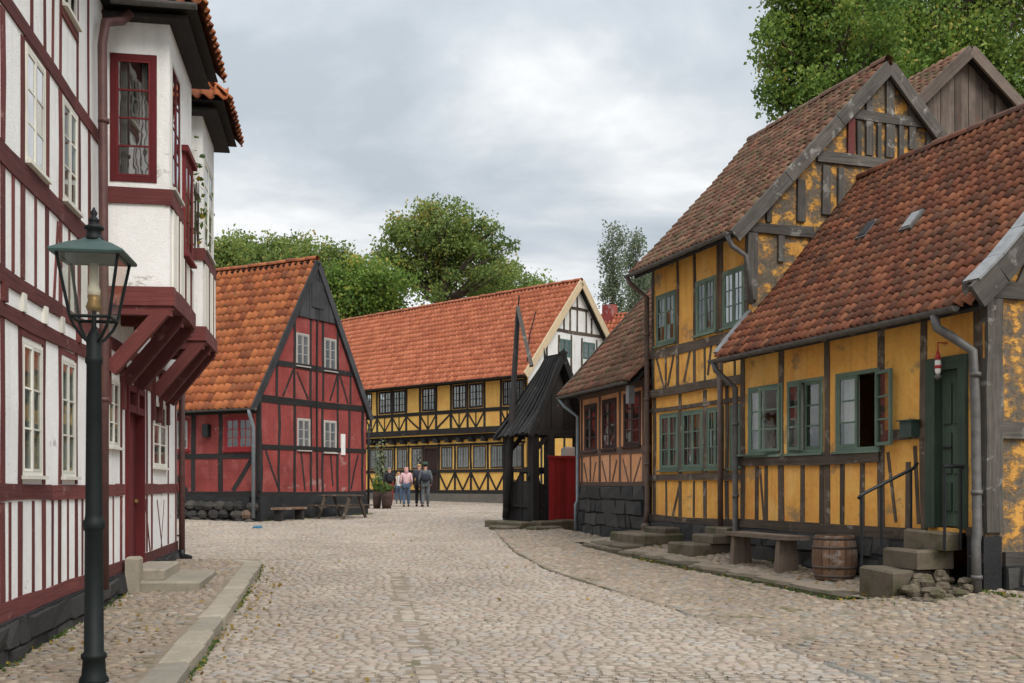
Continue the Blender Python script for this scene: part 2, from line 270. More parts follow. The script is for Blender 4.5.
# ------------------------------------------------------------------ mesh helpers
class MB:
    def __init__(s): s.v = []; s.f = []; s.uv = []
    def quad(s, a, b, c, d, uv=None):
        i = len(s.v); s.v += [tuple(a), tuple(b), tuple(c), tuple(d)]; s.f.append((i, i+1, i+2, i+3)); s.uv.append(uv or [(0,0),(1,0),(1,1),(0,1)])
    def poly(s, pts):
        i = len(s.v); s.v += [tuple(p) for p in pts]; s.f.append(tuple(range(i, i+len(pts)))); s.uv.append([(0, 0)] * len(pts))
    def box8(s, p, uvl=None):     # p: 8 pts, bottom loop 0-3, top loop 4-7 ; uv along edge 0->1
        i = len(s.v); s.v += [tuple(q) for q in p]
        L = (Vector(p[1]) - Vector(p[0])).length; W = (Vector(p[3]) - Vector(p[0])).length; H = (Vector(p[4]) - Vector(p[0])).length
        for f, (a, b) in (((3,2,1,0),(L,W)),((4,5,6,7),(L,W)),((0,1,5,4),(L,H)),((2,3,7,6),(L,H)),((1,2,6,5),(W,H)),((3,0,4,7),(W,H))):
            s.f.append(tuple(i+k for k in f))
            if H > max(L, W): s.uv.append([(0,0),(0,a),(b,a),(b,0)] if f[0] not in (3,4) or f in ((3,0,4,7),) else [(0,0),(a,0),(a,b),(0,b)])
            else: s.uv.append([(0,0),(a,0),(a,b),(0,b)])
    def box(s, x0, x1, y0, y1, z0, z1):
        s.box8([(x0,y0,z0),(x1,y0,z0),(x1,y1,z0),(x0,y1,z0),(x0,y0,z1),(x1,y0,z1),(x1,y1,z1),(x0,y1,z1)])
    def fbox(s, fr, a0, a1, z0, z1, o0, o1):
        P = fr.P
        s.box8([P(a0,z0,o0),P(a1,z0,o0),P(a1,z0,o1),P(a0,z0,o1),P(a0,z1,o0),P(a1,z1,o0),P(a1,z1,o1),P(a0,z1,o1)])
    def tube(s, pts, r, n=8, cap=True):
        pts = [Vector(p) for p in pts]; rs = r if isinstance(r, (list, tuple)) else [r] * len(pts)
        base = len(s.v); ref = None
        for k, p in enumerate(pts):
            t = (pts[min(k+1, len(pts)-1)] - pts[max(k-1, 0)]).normalized()
            if ref is None: ref = Vector((1,0,0)) if abs(t.x) < 0.8 else Vector((0,1,0))
            x = (ref - t * ref.dot(t)).normalized(); y = t.cross(x); ref = x
            for j in range(n):
                a = 2 * math.pi * j / n; s.v.append(tuple(p + (x * math.cos(a) + y * math.sin(a)) * rs[k]))
        for k in range(len(pts) - 1):
            for j in range(n):
                a, b = base + k*n + j, base + k*n + (j+1) % n
                s.f.append((a, b, b+n, a+n)); s.uv.append([(k*.3, j/n*.3),(k*.3,(j+1)/n*.3),(k*.3+.3,(j+1)/n*.3),(k*.3+.3,j/n*.3)])
        if cap:
            s.f.append(tuple(base + j for j in reversed(range(n)))); s.uv.append([(0,0)]*n)
            e = base + (len(pts)-1)*n; s.f.append(tuple(e + j for j in range(n))); s.uv.append([(0,0)]*n)
    def lathe(s, c, prof, n=16, cap=True):
        base = len(s.v)
        for (r, z) in prof:
            for j in range(n):
                a = 2*math.pi*j/n; s.v.append((c[0]+r*math.cos(a), c[1]+r*math.sin(a), c[2]+z))
        for k in range(len(prof)-1):
            for j in range(n):
                a, b = base+k*n+j, base+k*n+(j+1)%n
                s.f.append((a, b, b+n, a+n)); s.uv.append([(prof[k][1], j*.12),(prof[k][1],j*.12+.12),(prof[k+1][1],j*.12+.12),(prof[k+1][1],j*.12)])
        if cap:
            s.f.append(tuple(base+j for j in reversed(range(n)))); s.uv.append([(0,0)]*n)
            e = base+(len(prof)-1)*n; s.f.append(tuple(e+j for j in range(n))); s.uv.append([(0,0)]*n)
    def hbox(s, c, sx, sy, sz, rz=0, jit=0.0):
        ca, sa = math.cos(rz), math.sin(rz); pts = []
        for z in (-1, 1):
            for (x, y) in ((-1,-1),(1,-1),(1,1),(-1,1)):
                X, Y, Z = x*sx/2 + rnd.uniform(-jit, jit), y*sy/2 + rnd.uniform(-jit, jit), z*sz/2 + rnd.uniform(-jit, jit)*.5
                pts.append((c[0]+X*ca-Y*sa, c[1]+X*sa+Y*ca, c[2]+Z))
        s.box8(pts)
def origin_of(parent):
    o = Vector((0, 0, 0)); p = parent
    while p is not None: o += p.location; p = p.parent
    return o
def link(name, me, parent=None, kind=None):
    o = bpy.data.objects.new(name, me); col.objects.link(o)
    if parent is not None: o.parent = parent
    if kind: o['kind'] = kind
    return o
def build(name, mb, mat, parent=None, smooth=False, kind=None, tint=None, loc=None):
    me = bpy.data.meshes.new(name)
    off = origin_of(parent) if parent is not None else Vector(loc or (0, 0, 0))
    me.from_pydata([(v[0]-off.x, v[1]-off.y, v[2]-off.z) for v in mb.v], [], mb.f)
    uvl = me.uv_layers.new(name='UVMap'); flat = [c for f in mb.uv for uv in f for c in uv]
    if len(flat) == 2*len(me.loops): uvl.data.foreach_set('uv', flat)
    me.materials.append(MATS[mat])
    if smooth: me.polygons.foreach_set('use_smooth', [True]*len(me.polygons))
    me.update()
    o = link(name, me, parent, kind)
    if loc is not None and parent is None: o.location = loc
    return o
def tag(o, label, cat, group=None):
    o['label'] = label; o['category'] = cat
    if group: o['group'] = group
    return o
def thing(name, label, cat, loc, group=None):
    o = bpy.data.objects.new(name, None); col.objects.link(o); o.location = loc; o.empty_display_size = 0.3
    return tag(o, label, cat, group)
class Fr:       # a vertical wall plane: along d, outward n
    def __init__(s, p0, d, n, off=0.0):
        s.d = Vector((d[0], d[1], 0)).normalized(); s.n = Vector((n[0], n[1], 0)).normalized(); s.p0 = Vector((p0[0], p0[1], 0)) + s.n*off
    def P(s, u, z, out=0.0): 
        q = s.p0 + s.d*u + s.n*out; return Vector((q.x, q.y, z))
    def u(s, px):
        k = (px-CX)/F; return (k*s.p0.y - s.p0.x)/(s.d.x - k*s.d.y)
    def z(s, px, py):
        return EYE + (HZ-py)/F*(s.p0.y + s.u(px)*s.d.y)
    def shifted(s, off): return Fr(s.p0, s.d, s.n, off)
def clip_poly(pts, planes):
    for (a, b, c) in planes:
        res = []
        for i in range(len(pts)):
            p, q = pts[i], pts[(i+1) % len(pts)]
            dp, dq = a*p[0]+b*p[1]-c, a*q[0]+b*q[1]-c
            if dp <= 1e-9: res.append(p)
            if (dp < -1e-9 and dq > 1e-9) or (dp > 1e-9 and dq < -1e-9):
                t = dp/(dp-dq); res.append((p[0]+(q[0]-p[0])*t, p[1]+(q[1]-p[1])*t))
        pts = res
        if len(pts) < 3: return []
    return pts
def wall(parent, name, mat, fr, u0, u1, z0, z1, holes=(), clip=(), th=0.16):
    mb = MB(); us = sorted({u0, u1, *[min(max(h[k], u0), u1) for h in holes for k in (0, 1)]}); zs = sorted({z0, z1, *[min(max(h[k], z0), z1) for h in holes for k in (2, 3)]})
    for i in range(len(us)-1):
        for j in range(len(zs)-1):
            uc, zc = (us[i]+us[i+1])/2, (zs[j]+zs[j+1])/2
            if any(h[0] < uc < h[1] and h[2] < zc < h[3] for h in holes): continue
            pts = [(us[i],zs[j]),(us[i+1],zs[j]),(us[i+1],zs[j+1]),(us[i],zs[j+1])]
            if clip: pts = clip_poly(pts, clip)
            if len(pts) < 3: continue
            mb.poly([fr.P(a, b, 0) for a, b in pts]); mb.poly([fr.P(a, b, -th) for a, b in reversed(pts)])
    for h in holes:
        a0, a1, b0, b1 = h
        for (p, q) in (((a0,b0),(a1,b0)),((a1,b0),(a1,b1)),((a1,b1),(a0,b1)),((a0,b1),(a0,b0))):
            mb.quad(fr.P(*p, 0), fr.P(*q, 0), fr.P(*q, -th), fr.P(*p, -th))
    return build(name, mb, mat, parent)
def beam(parent, name, mat, fr, a, b, w, proud=0.013, inn=0.05, wob=1.0, mb=None):
    # hewn timber lying in a wall plane from a=(u,z) to b=(u,z)
    own = mb is None; mb = mb or MB()
    A, B = Vector(a), Vector(b); L = (B-A).length
    if L < 1e-4: return None
    t = (B-A)/L; s = Vector((-t.y, t.x)); n = max(1, min(5, int(L/0.55))); proud += rnd.uniform(-0.002, 0.002)
    base = len(mb.v); o1 = 0; bow = rnd.uniform(-1, 1)*0.028*wob*min(1, L)
    for k in range(n+1):
        c = A + t*(L*k/n); wl = w/2*(1+rnd.uniform(-.15, .12)*wob); wr = w/2*(1+rnd.uniform(-.15, .12)*wob)
        c = c + s*(bow*math.sin(math.pi*k/n) + rnd.uniform(-.004, .004)*wob); pr = max(.003, proud + rnd.uniform(-.002, .002)*wob)
        p, q = c - s*wl, c + s*wr
        for (pt, o) in ((p, -inn), (q, -inn), (q, pr), (p, pr)): mb.v.append(tuple(fr.P(pt.x, pt.y, o)))
    for k in range(n):
        i = base+k*4; x0, x1 = L*k/n, L*(k+1)/n
        for j in range(4):
            jn = (j+1) % 4; y0 = j*.21
            mb.f.append((i+j, i+jn, i+4+jn, i+4+j)); mb.uv.append([(x0,y0),(x0,y0+w),(x1,y0+w),(x1,y0)])
    for e in (base, base+n*4): mb.f.append((e, e+1, e+2, e+3)); mb.uv.append([(0,0),(0.1,0),(.1,.1),(0,.1)])
    return build(name, mb, mat, parent) if own else None
def beam3(parent, name, mat, A, B, w, d, up=(0,0,1), mb=None):
    own = mb is None; mb = mb or MB(); A, B = Vector(A), Vector(B); t = (B-A).normalized(); upv = Vector(up)
    s = t.cross(upv); s = s.normalized() if s.length > 1e-4 else Vector((1,0,0)); v = s.cross(t)
    p = [A - s*w/2 - v*d/2, B - s*w/2 - v*d/2, B + s*w/2 - v*d/2, A + s*w/2 - v*d/2]
    mb.box8(p + [q + v*d for q in p]); return build(name, mb, mat, parent) if own else None
def posts(parent, fr, mat, pxs, z0, z1, w=0.12, name='post', proud=0.011):
    for x in pxs: 
        u = fr.u(x); beam(parent, name, mat, fr, (u, z0), (u + rnd.uniform(-.01, .01), z1), w*rnd.uniform(.9, 1.1), proud)
def rail(parent, fr, mat, u0, u1, z0, z1, name='rail', proud=0.019):
    return beam(parent, name, mat, fr, (u0, (z0+z1)/2), (u1, (z0+z1)/2), abs(z1-z0), proud)
def brace(parent, fr, mat, p, q, w=0.10, proud=0.007):   # p, q pixels on the wall
    return beam(parent, 'brace', mat, fr, (fr.u(p[0]), fr.z(*p)), (fr.u(q[0]), fr.z(*q)), w, proud)
def curtain(parent, fr, a0, a1, z0, z1, o=-0.09, mat='curtain'):
    mb = MB(); n = 10
    for k in range(n):
        x0, x1 = a0+(a1-a0)*k/n, a0+(a1-a0)*(k+1)/n; y0, y1 = o+.02*math.sin(k*1.9), o+.02*math.sin((k+1)*1.9)
        mb.quad(fr.P(x0,z0,y0), fr.P(x1,z0,y1), fr.P(x1,z1,y1), fr.P(x0,z1,y0))
    return build('curtain', mb, mat, parent, smooth=True)
def window(H, fr, u0, u1, z0, z1, fm, sm, cas=2, cols=1, rows=3, fw=0.055, cw=0.042, mw=0.022, out=0.014, cur=None, far=False, opened=(), glass='glass', sill=True):
    mb = MB(); i0 = -0.09
    mb.fbox(fr, u0, u0+fw, z0, z1, i0, out); mb.fbox(fr, u1-fw, u1, z0, z1, i0, out)
    mb.fbox(fr, u0+fw, u1-fw, z0, z0+fw, i0, out-.002); mb.fbox(fr, u0+fw, u1-fw, z1-fw, z1, i0, out-.002)
    if sill: mb.fbox(fr, u0-.03, u1+.03, z0-.035, z0-.001, -.03, out+.05)
    W = build('window', mb, fm, H); a0, a1, b0, b1 = u0+fw, u1-fw, z0+fw, z1-fw; wc = (a1-a0)/cas
    for k in range(cas):
        x0 = a0+k*wc; f2 = Fr((fr.P(x0,0,out-.012).x, fr.P(x0,0,out-.012).y), fr.d, fr.n); sgn = 1
        if k in opened:      # hinged at its outer edge and swung out
            ang = R(opened[k]); hx = x0 if k == 0 else x0+wc; sgn = 1 if k == 0 else -1
            d2 = fr.d*(sgn*math.cos(ang)) + fr.n*math.sin(ang); n2 = fr.n*math.cos(ang) - fr.d*(sgn*math.sin(ang))
            q = fr.P(hx, 0, out+.01); f2 = Fr((q.x, q.y), d2, n2)
        mb = MB(); m = .003
        mb.fbox(f2, m, cw, b0+m, b1-m, -.03, .010); mb.fbox(f2, wc-cw, wc-m, b0+m, b1-m, -.03, .010)
        mb.fbox(f2, cw, wc-cw, b0+m, b0+cw, -.03, .009); mb.fbox(f2, cw, wc-cw, b1-cw, b1-m, -.03, .009)
        g0, g1, h0, h1 = cw, wc-cw, b0+cw, b1-cw
        for r in range(1, rows):
            zc = h0+(h1-h0)*r/rows; mb.fbox(f2, g0, g1, zc-mw/2, zc+mw/2, -.022, .006)
        for c in range(1, cols):
            xc = g0+(g1-g0)*c/cols; mb.fbox(f2, xc-mw/2, xc+mw/2, h0, h1, -.021, .005)
        build('casement', mb, sm, W)
        if far:
            mb = MB(); mb.fbox(f2, g0-.005, g1+.005, h0-.005, h1+.005, -.012, -.008); build('pane', mb, glass, W)
        else:
            for r in range(rows):
                for c in range(cols):
                    mb = MB(); x0_, x1_ = g0+(g1-g0)*c/cols, g0+(g1-g0)*(c+1)/cols; y0_, y1_ = h0+(h1-h0)*r/rows, h0+(h1-h0)*(r+1)/rows
                    ta, tb = rnd.uniform(-.0025, .0025), rnd.uniform(-.0025, .0025)
                    mb.quad(f2.P(x0_,y0_,-.001+ta), f2.P(x1_,y0_,-.001+tb), f2.P(x1_,y1_,-.001-ta), f2.P(x0_,y1_,-.001-tb)); build('pane', mb, glass, W)
    if cur:
        w = a1-a0
        for (s0, s1, lo) in cur: curtain(W, fr, a0+w*s0, a0+w*s1, b0+(b1-b0)*lo, b1, mat='curtain' if rnd.random() < .6 else 'lace')
    return W

# pantile template: x along eave, y up-slope, z out of the roof
def tile_template(w, h, th=0.018, nx=6):
    xs = [i/nx for i in range(nx+1)]
    prof = [0.043*math.cos(2*math.pi*(x*0.92-0.18)) for x in xs]
    top0 = [(x*w*1.06, -0.03, p + 0.024) for x, p in zip(xs, prof)]; top1 = [(x*w*1.06, h*1.02, p*0.95) for x, p in zip(xs, prof)]
    bot0 = [(x*w*1.06, -0.03, p + 0.024 - th) for x, p in zip(xs, prof)]
    v = top0 + top1 + bot0; n = nx+1; f = []
    for i in range(nx): f += [(i, i+1, n+i+1, n+i), (2*n+i, 2*n+i+1, i+1, i)]
    for i in (0, nx): f.append((i, n+i, 2*n+i) if i == 0 else (2*n+i, n+i, i))
    return np.array(v, dtype=np.float64), f
def np_mesh(name, V, faces, mat, tint=None, smooth=False):
    me = bpy.data.meshes.new(name); me.vertices.add(len(V)); me.vertices.foreach_set('co', np.asarray(V, np.float32).ravel())
    if isinstance(faces, np.ndarray):
        k = faces.shape[1]; nf = len(faces); me.loops.add(nf*k); me.loops.foreach_set('vertex_index', faces.astype(np.int32).ravel())
        me.polygons.add(nf); me.polygons.foreach_set('loop_start', np.arange(0, nf*k, k, dtype=np.int32))
    else:
        ls = np.fromiter((len(f) for f in faces), np.int32, len(faces)); li = np.fromiter((i for f in faces for i in f), np.int32, int(ls.sum()))
        me.loops.add(len(li)); me.loops.foreach_set('vertex_index', li); me.polygons.add(len(faces))
        me.polygons.foreach_set('loop_start', np.concatenate([[0], np.cumsum(ls)[:-1]]).astype(np.int32))
    me.update(calc_edges=True); me.materials.append(MATS[mat])
    if tint is not None:
        a = me.attributes.new('tint', 'FLOAT', 'FACE'); a.data.foreach_set('value', np.asarray(tint, np.float32))
    if smooth: me.polygons.foreach_set('use_smooth', np.ones(len(me.polygons), bool))
    return me
def instances(templates, xf):     # xf: list of (template index, 4x4 numpy matrix) -> one vertex and face list
    Vs, Fs, Ts, b = [], [], [], 0
    for ti, M in xf:
        v, f = templates[ti]; Vs.append(v @ M[:3, :3].T + M[:3, 3]); Fs += [tuple(i+b for i in q) for q in f]; t = rnd.random(); Ts += [t]*len(f); b += len(v)
    return np.concatenate(Vs), Fs, Ts
def tile_patch(roof, E0, E1, R0, R1, tw, thh, mat, single=0, sag=0.03, name='tile', key=None):
    E0, E1, R0, R1 = map(Vector, (E0, E1, R0, R1)); nx = max(1, round((E1-E0).length/tw)); ny = max(1, round((R0-E0).length/thh))
    w, h = (E1-E0).length/nx, (R0-E0).length/ny; tmpl = [tile_template(w, h)]; xf = []; off = origin_of(roof); ph = rnd.uniform(0, 6)
    def pt(s, t):
        p = E0.lerp(E1, s).lerp(R0.lerp(R1, s), t); nrm = (E1-E0).cross(R0-E0).normalized()
        return p - nrm*(sag*math.sin(math.pi*t)*(0.55+0.35*math.sin(s*5+ph)) + 0.010*math.sin(s*17+ph)*math.sin(t*11))
    for j in range(ny):
        for i in range(nx):
            p = pt(i/nx, j/ny); px = pt((i+1)/nx, j/ny); py = pt(i/nx, (j+1)/ny)
            x = (px-p); sx = x.length/w; x.normalize(); z = x.cross(py-p).normalized(); y = z.cross(x)
            a = rnd.gauss(0, .022); x, y = x*math.cos(a)+y*math.sin(a), y*math.cos(a)-x*math.sin(a)
            z2 = (z + y*rnd.gauss(0, .03) + x*rnd.gauss(0, .03)).normalized(); p = p + z*(0.02+rnd.uniform(0, .008)) + y*rnd.uniform(-.012, .012) - off
            M = np.eye(4); M[:3,0] = np.array(x)*sx; M[:3,1] = np.array(y); M[:3,2] = np.array(z2); M[:3,3] = np.array(p); xf.append((0, M))
    if single:
        cp = Vector((0, 0, EYE)) - off; xf.sort(key=lambda q: (Vector(q[1][:3,3])-cp).length)
        me = np_mesh(name, tmpl[0][0], tmpl[0][1], mat, [0.0]*len(tmpl[0][1]), True)
        for ti, M in xf[:single]:
            o = link(name, me, roof); o.matrix_local = Matrix(M.tolist())
        xf = xf[single:]
    if xf:
        V, Fc, T = instances(tmpl, xf); link('tiles', np_mesh('tiles', V, Fc, mat, T, True), roof, 'stuff')
def ridge_tiles(roof, A, B, mat, r=0.11, step=0.38):
    A, B = Vector(A), Vector(B); n = max(1, round((B-A).length/step)); t = (B-A).normalized(); s = t.cross(Vector((0,0,1))).normalized(); off = origin_of(roof)
    V, Fs = [], []; L = (B-A).length/n; m = 7
    for k, (x, rr) in enumerate(((-.02, r*1.1), (L*1.02, r*0.95))):
        for j in range(m): a = math.pi*(j/(m-1)*1.2-.1); V.append((x, rr*math.cos(a), rr*math.sin(a)*.8))
    for j in range(m-1): Fs.append((j, j+1, m+j+1, m+j))
    Fs.append(tuple(range(m-1, -1, -1)))
    me = np_mesh('ridge_tile', np.array(V), Fs, mat, [0.0]*len(Fs), True); zv = s.cross(t)
    for k in range(n):
        p = A.lerp(B, k/n) - off + Vector((0, 0, rnd.uniform(-.01, .012)))
        M = Matrix(((t.x, s.x, zv.x, p.x), (t.y, s.y, zv.y, p.y), (t.z, s.z, zv.z, p.z), (0,0,0,1)))
        o = link('ridge_tile', me, roof); o.matrix_local = M
def roof_deck(H, E0, E1, R0, R1, B0, B1, mat='grey_wood', th=0.05, name='roof', drop=0.075):
    mb = MB()
    for (a, b, c, d) in ((E0, E1, R1, R0), (R0, R1, B1, B0)):
        a, b, c, d = map(Vector, (a, b, c, d)); n = (b-a).cross(d-a).normalized(); n0 = n*drop; n = n*(th+drop)
        mb.box8([a-n, b-n, c-n, d-n, a-n0, b-n0, c-n0, d-n0])
    return build(name, mb, mat, H)
def gutter(H, A, B, r=0.065, mat='dull_zinc'):
    A, B = Vector(A), Vector(B); t = (B-A).normalized(); s = t.cross(Vector((0,0,1))).normalized(); mb = MB(); m = 8; th = .008
    rings = []
    for P in (A, B):
        o, i = [], []
        for j in range(m):
            a = math.pi + math.pi*j/(m-1); o.append(P + s*(r*math.cos(a)) + Vector((0,0,r*math.sin(a)))); i.append(P + s*((r-th)*math.cos(a)) + Vector((0,0,(r-th)*math.sin(a))))
        rings.append((o, i))
    for j in range(m-1):
        mb.quad(rings[0][0][j], rings[1][0][j], rings[1][0][j+1], rings[0][0][j+1]); mb.quad(rings[0][1][j+1], rings[1][1][j+1], rings[1][1][j], rings[0][1][j])
    for o, i in rings:
        mb.poly(o)
    for e in (0, m-1): mb.quad(rings[0][0][e], rings[1][0][e], rings[1][1][e], rings[0][1][e])
    return build('gutter', mb, mat, H, smooth=False)
def pipe(H, pts, r, mat, name='downpipe', n=10, rings=None):
    mb = MB(); mb.tube(pts, r, n); o = build(name, mb, mat, H, smooth=True)
    for p in rings or ():
        mb = MB(); p = Vector(p); mb.tube([p - Vector((0,0,.025)), p + Vector((0,0,.025))], r*1.22, n); build('pipe_collar', mb, mat, H, smooth=True)
    return o
def block(parent, name, mat, fr, a0, a1, o0, o1, z0, z1, jit=0.012, loc=None):
    # worn stone block with chamfered top edges
    mb = MB(); c = min(.03, (z1-z0)*.3); J = lambda: rnd.uniform(-jit, jit)
    ring = [(a0,o0),(a1,o0),(a1,o1),(a0,o1)]; jr = [(J(), J(), J()*.6) for _ in range(4)]
    cx, co = (a0+a1)/2, (o0+o1)/2; L = []
    for (z, ins) in ((z0, 0), (z1-c, 0), (z1, c)):
        for k, (a, o) in enumerate(ring):
            aa = a + jr[k][0] + (ins if a < cx else -ins); oo = o + jr[k][1] + (ins if o < co else -ins); L.append(fr.P(aa, z + (jr[k][2] if z > z0 else 0), oo))
    b = len(mb.v); mb.v += [tuple(p) for p in L]
    for k in range(2):
        for j in range(4): jn = (j+1) % 4; mb.f.append((b+k*4+j, b+k*4+jn, b+k*4+4+jn, b+k*4+4+j)); mb.uv.append([(0,0)]*4)
    mb.f.append((b+8, b+9, b+10, b+11)); mb.uv.append([(0,0)]*4); mb.f.append((b+3, b+2, b+1, b)); mb.uv.append([(0,0)]*4)
    return build(name, mb, mat, parent, loc=loc)

# ------------------------------------------------------------------ the ground
RY = [-20, 0, 9, 12, 17, 20, 25, 30, 35, 45, 50, 60, 90, 400]; RZ = [0, 0, 0, .04, .18, .27, .43, .53, .61, .69, .79, .88, 1.0, 1.2]
LW = Fr((-4.38, 8.98), (-.1663, .9861), (.9861, .1663))          # white house street wall
def Lx(y): return -4.38 - .1686*(y-8.98)
def Lkerb(y): return Lx(y) + 1.60
def Cx(y): return 10.03 - .354*y                                    # right-hand house line
def rl(y): return float(np.interp(y, RY, RZ))
XRY = [-10, 2, 8.4, 10.8, 13.4, 17.3, 20, 22.5, 24.5, 26.5, 29, 34, 60]; XRX = [3.6, 3.3, 2.96, 2.54, 1.76, .54, .1, -.15, -.35, -.45, 0.6, 3.0, 3.5]
def xr(y): return float(np.interp(y, XRY, XRX))
XLY = [18.6, 19.6, 22, 30, 36, 60]; XLX = [-6.0, -8.5, -11, -11, -9.5, -10]
def xl(y): return Lkerb(y) if y < 18.2 else float(np.interp(y, [18.2]+XLY, [Lkerb(18.2)]+XLX))
def h_road(x, y):
    d = x - Lkerb(y); dep = 0.075*math.exp(-(max(d, 0)/1.3)**2) * float(np.interp(y, [17, 18.4], [1, 0]))
    return rl(y) - dep + 0.012*math.sin(x*1.7+y*.9)*math.sin(y*.6)
def h_right(x, y):
    d = (Cx(y) - x)*.943            # distance to the house line
    return h_road(x, y) + 0.02 + float(np.interp(d, [0, .8, 1.6, 2.6], [.26, .17, .05, 0])) * float(np.interp(y, [12.7, 13.3, 20.6, 21.4, 23], [1, .25, .25, .45, .05]))
def h_terr(x, y):
    d = (Cx(y) - x)*.943
    return rl(y) + float(np.interp(d, [0, 1.1], [.22, .125]))
def h_left(x, y): return rl(y) + .035
def sheet(name, mat, f0, f1, h, y0, y1, nx, ny, kind='structure', dz=0.0):
    V, Fs = [], []
    for j in range(ny+1):
        y = y0+(y1-y0)*j/ny; a, b = f0(y), f1(y)
        for i in range(nx+1): x = a+(b-a)*i/nx; V.append((x, y, h(x, y)+dz))
    for j in range(ny):
        for i in range(nx): k = j*(nx+1)+i; Fs.append((k, k+1, k+nx+2, k+nx+1))
    o = link(name, np_mesh(name, np.array(V), np.array(Fs), mat, [0.3]*len(Fs), True)); o['kind'] = kind; return o
gx = [-2500, -600, -150, -60, -30, -16, -8, 0, 8, 16, 30, 60, 150, 600, 2500]; gy = [-300, -60, -20, 0, 9, 12, 17, 20, 25, 30, 35, 45, 50, 60, 90, 200, 600, 3000]
V = [(x, y, rl(min(y, 300)) - .12) for y in gy for x in gx]; n_ = len(gx)
Fs = [(j*n_+i, j*n_+i+1, (j+1)*n_+i+1, (j+1)*n_+i) for j in range(len(gy)-1) for i in range(n_-1)]
g = link('ground', np_mesh('ground', np.array(V, float), np.array(Fs), 'earth', [0.3]*len(Fs), True)); g['kind'] = 'structure'
road = sheet('road', 'joint_dirt', xl, xr, h_road, 3, 62, 26, 150)
walk_l = sheet('sidewalk_left', 'joint_dirt', lambda y: Lx(y)-.1, lambda y: Lkerb(y)-.05, h_left, 3, 18.7, 4, 40)
walk_r = sheet('sidewalk_right', 'joint_dirt', xr, lambda y: max(Cx(y)+.35, xr(y)+.3) if y < 12.9 or y > 21.2 else Cx(y)-1.12, h_right, 3, 27.5, 14, 140, dz=0.0)
terr = sheet('terrace', 'joint_dirt', lambda y: Cx(y)-1.13, lambda y: Cx(y)+.3, h_terr, 12.75, 21.6, 6, 40)

def sett_templates(n, far=False):
    out = []
    for _ in range(n):
        m = 4 if far else 8; ang = [(k+.5)*2*math.pi/m for k in range(m)] if far else [k*2*math.pi/m for k in range(m)]
        pr = []
        for a in ang:
            c, s = math.cos(a), math.sin(a); q = 1/max(abs(c), abs(s)); q = min(q, 1.26)*(1+rnd.uniform(-.07, .07)); pr.append((c*q*.5, s*q*.5))
        v = [(x, y, -.05) for x, y in pr] + [(x*.97, y*.97, .006+rnd.uniform(-.003, .003)) for x, y in pr] + [(x*.76, y*.76, .011+rnd.uniform(-.003, .003)) for x, y in pr] + [(0, 0, .012)]
        f = [(j, (j+1) % m, m+(j+1) % m, m+j) for j in range(m)] + [(m+j, m+(j+1) % m, 2*m+(j+1) % m, 2*m+j) for j in range(m)] + [(2*m+j, 2*m+(j+1) % m, 3*m) for j in range(m)]
        out.append((np.array(v), f))
    return out
def stone_templates(n):
    out = []
    for _ in range(n):
        m = 8; pr = []
        for k in range(m):
            a = k*2*math.pi/m + rnd.uniform(-.25, .25); q = .5*(1+rnd.uniform(-.18, .2)); pr.append((math.cos(a)*q, math.sin(a)*q))
        v = [(x, y, -.05) for x, y in pr] + [(x*.96, y*.96, .003) for x, y in pr] + [(x*.72, y*.72, .016+rnd.uniform(-.005, .005)) for x, y in pr] + [(0, 0, .019)]
        f = [(j, (j+1) % m, m+(j+1) % m, m+j) for j in range(m)] + [(m+j, m+(j+1) % m, 2*m+(j+1) % m, 2*m+j) for j in range(m)] + [(2*m+j, 2*m+(j+1) % m, 3*m) for j in range(m)]
        out.append((np.array(v), f))
    return out
def xform(x, y, z, sx, sy, sz, a, tilt=.03):
    c, s = math.cos(a), math.sin(a); M = np.eye(4); M[:3,0] = (c*sx, s*sx, rnd.gauss(0, tilt)*sx); M[:3,1] = (-s*sy, c*sy, rnd.gauss(0, tilt)*sy); M[:3,2] = (0, 0, sz); M[:3,3] = (x, y, z); return M
def seen(x, y, m=120): 
    if y < 2: return False
    px = CX+F*x/y; return -m < px < 1024+m and HZ+F*1.6/y < 760
RG0, RG1, RGD = Vector((-7.26, 30)), Vector((.477, .879)), Vector((-.879, .477))
def in_red(x, y):
    q = Vector((x, y))-RG0; return -.1 < q.dot(RG1) < 5.3 and -.1 < q.dot(RGD) < 9.2
def band(y): return float(np.interp(y, [5, 8.4, 17.3, 24], [-.2, -.66, -1.93, -2.3]))
near_t, far_t, field_t = sett_templates(10), sett_templates(5, True), stone_templates(10)
def lay(parent, tm, xf, mat, nsingle, name):
    xf.sort(key=lambda q: (q[1][0,3])**2 + q[1][1,3]**2 + (0 if abs(q[1][0,3]/q[1][1,3]) < .5 and q[1][1,3] > 8.3 else 1e4))
    mes = [np_mesh(name, v, f, mat, [0.0]*len(f), True) for v, f in tm]
    for ti, M in xf[:nsingle]:
        o = link(name, mes[ti], parent); o.matrix_local = Matrix(M.tolist())
    V, Fs, T = instances(tm, xf[nsingle:]); link(name + 's', np_mesh(name + 's', V, Fs, mat, T, True), parent, 'stuff')
xn, xfar = [], []
y = 6.5
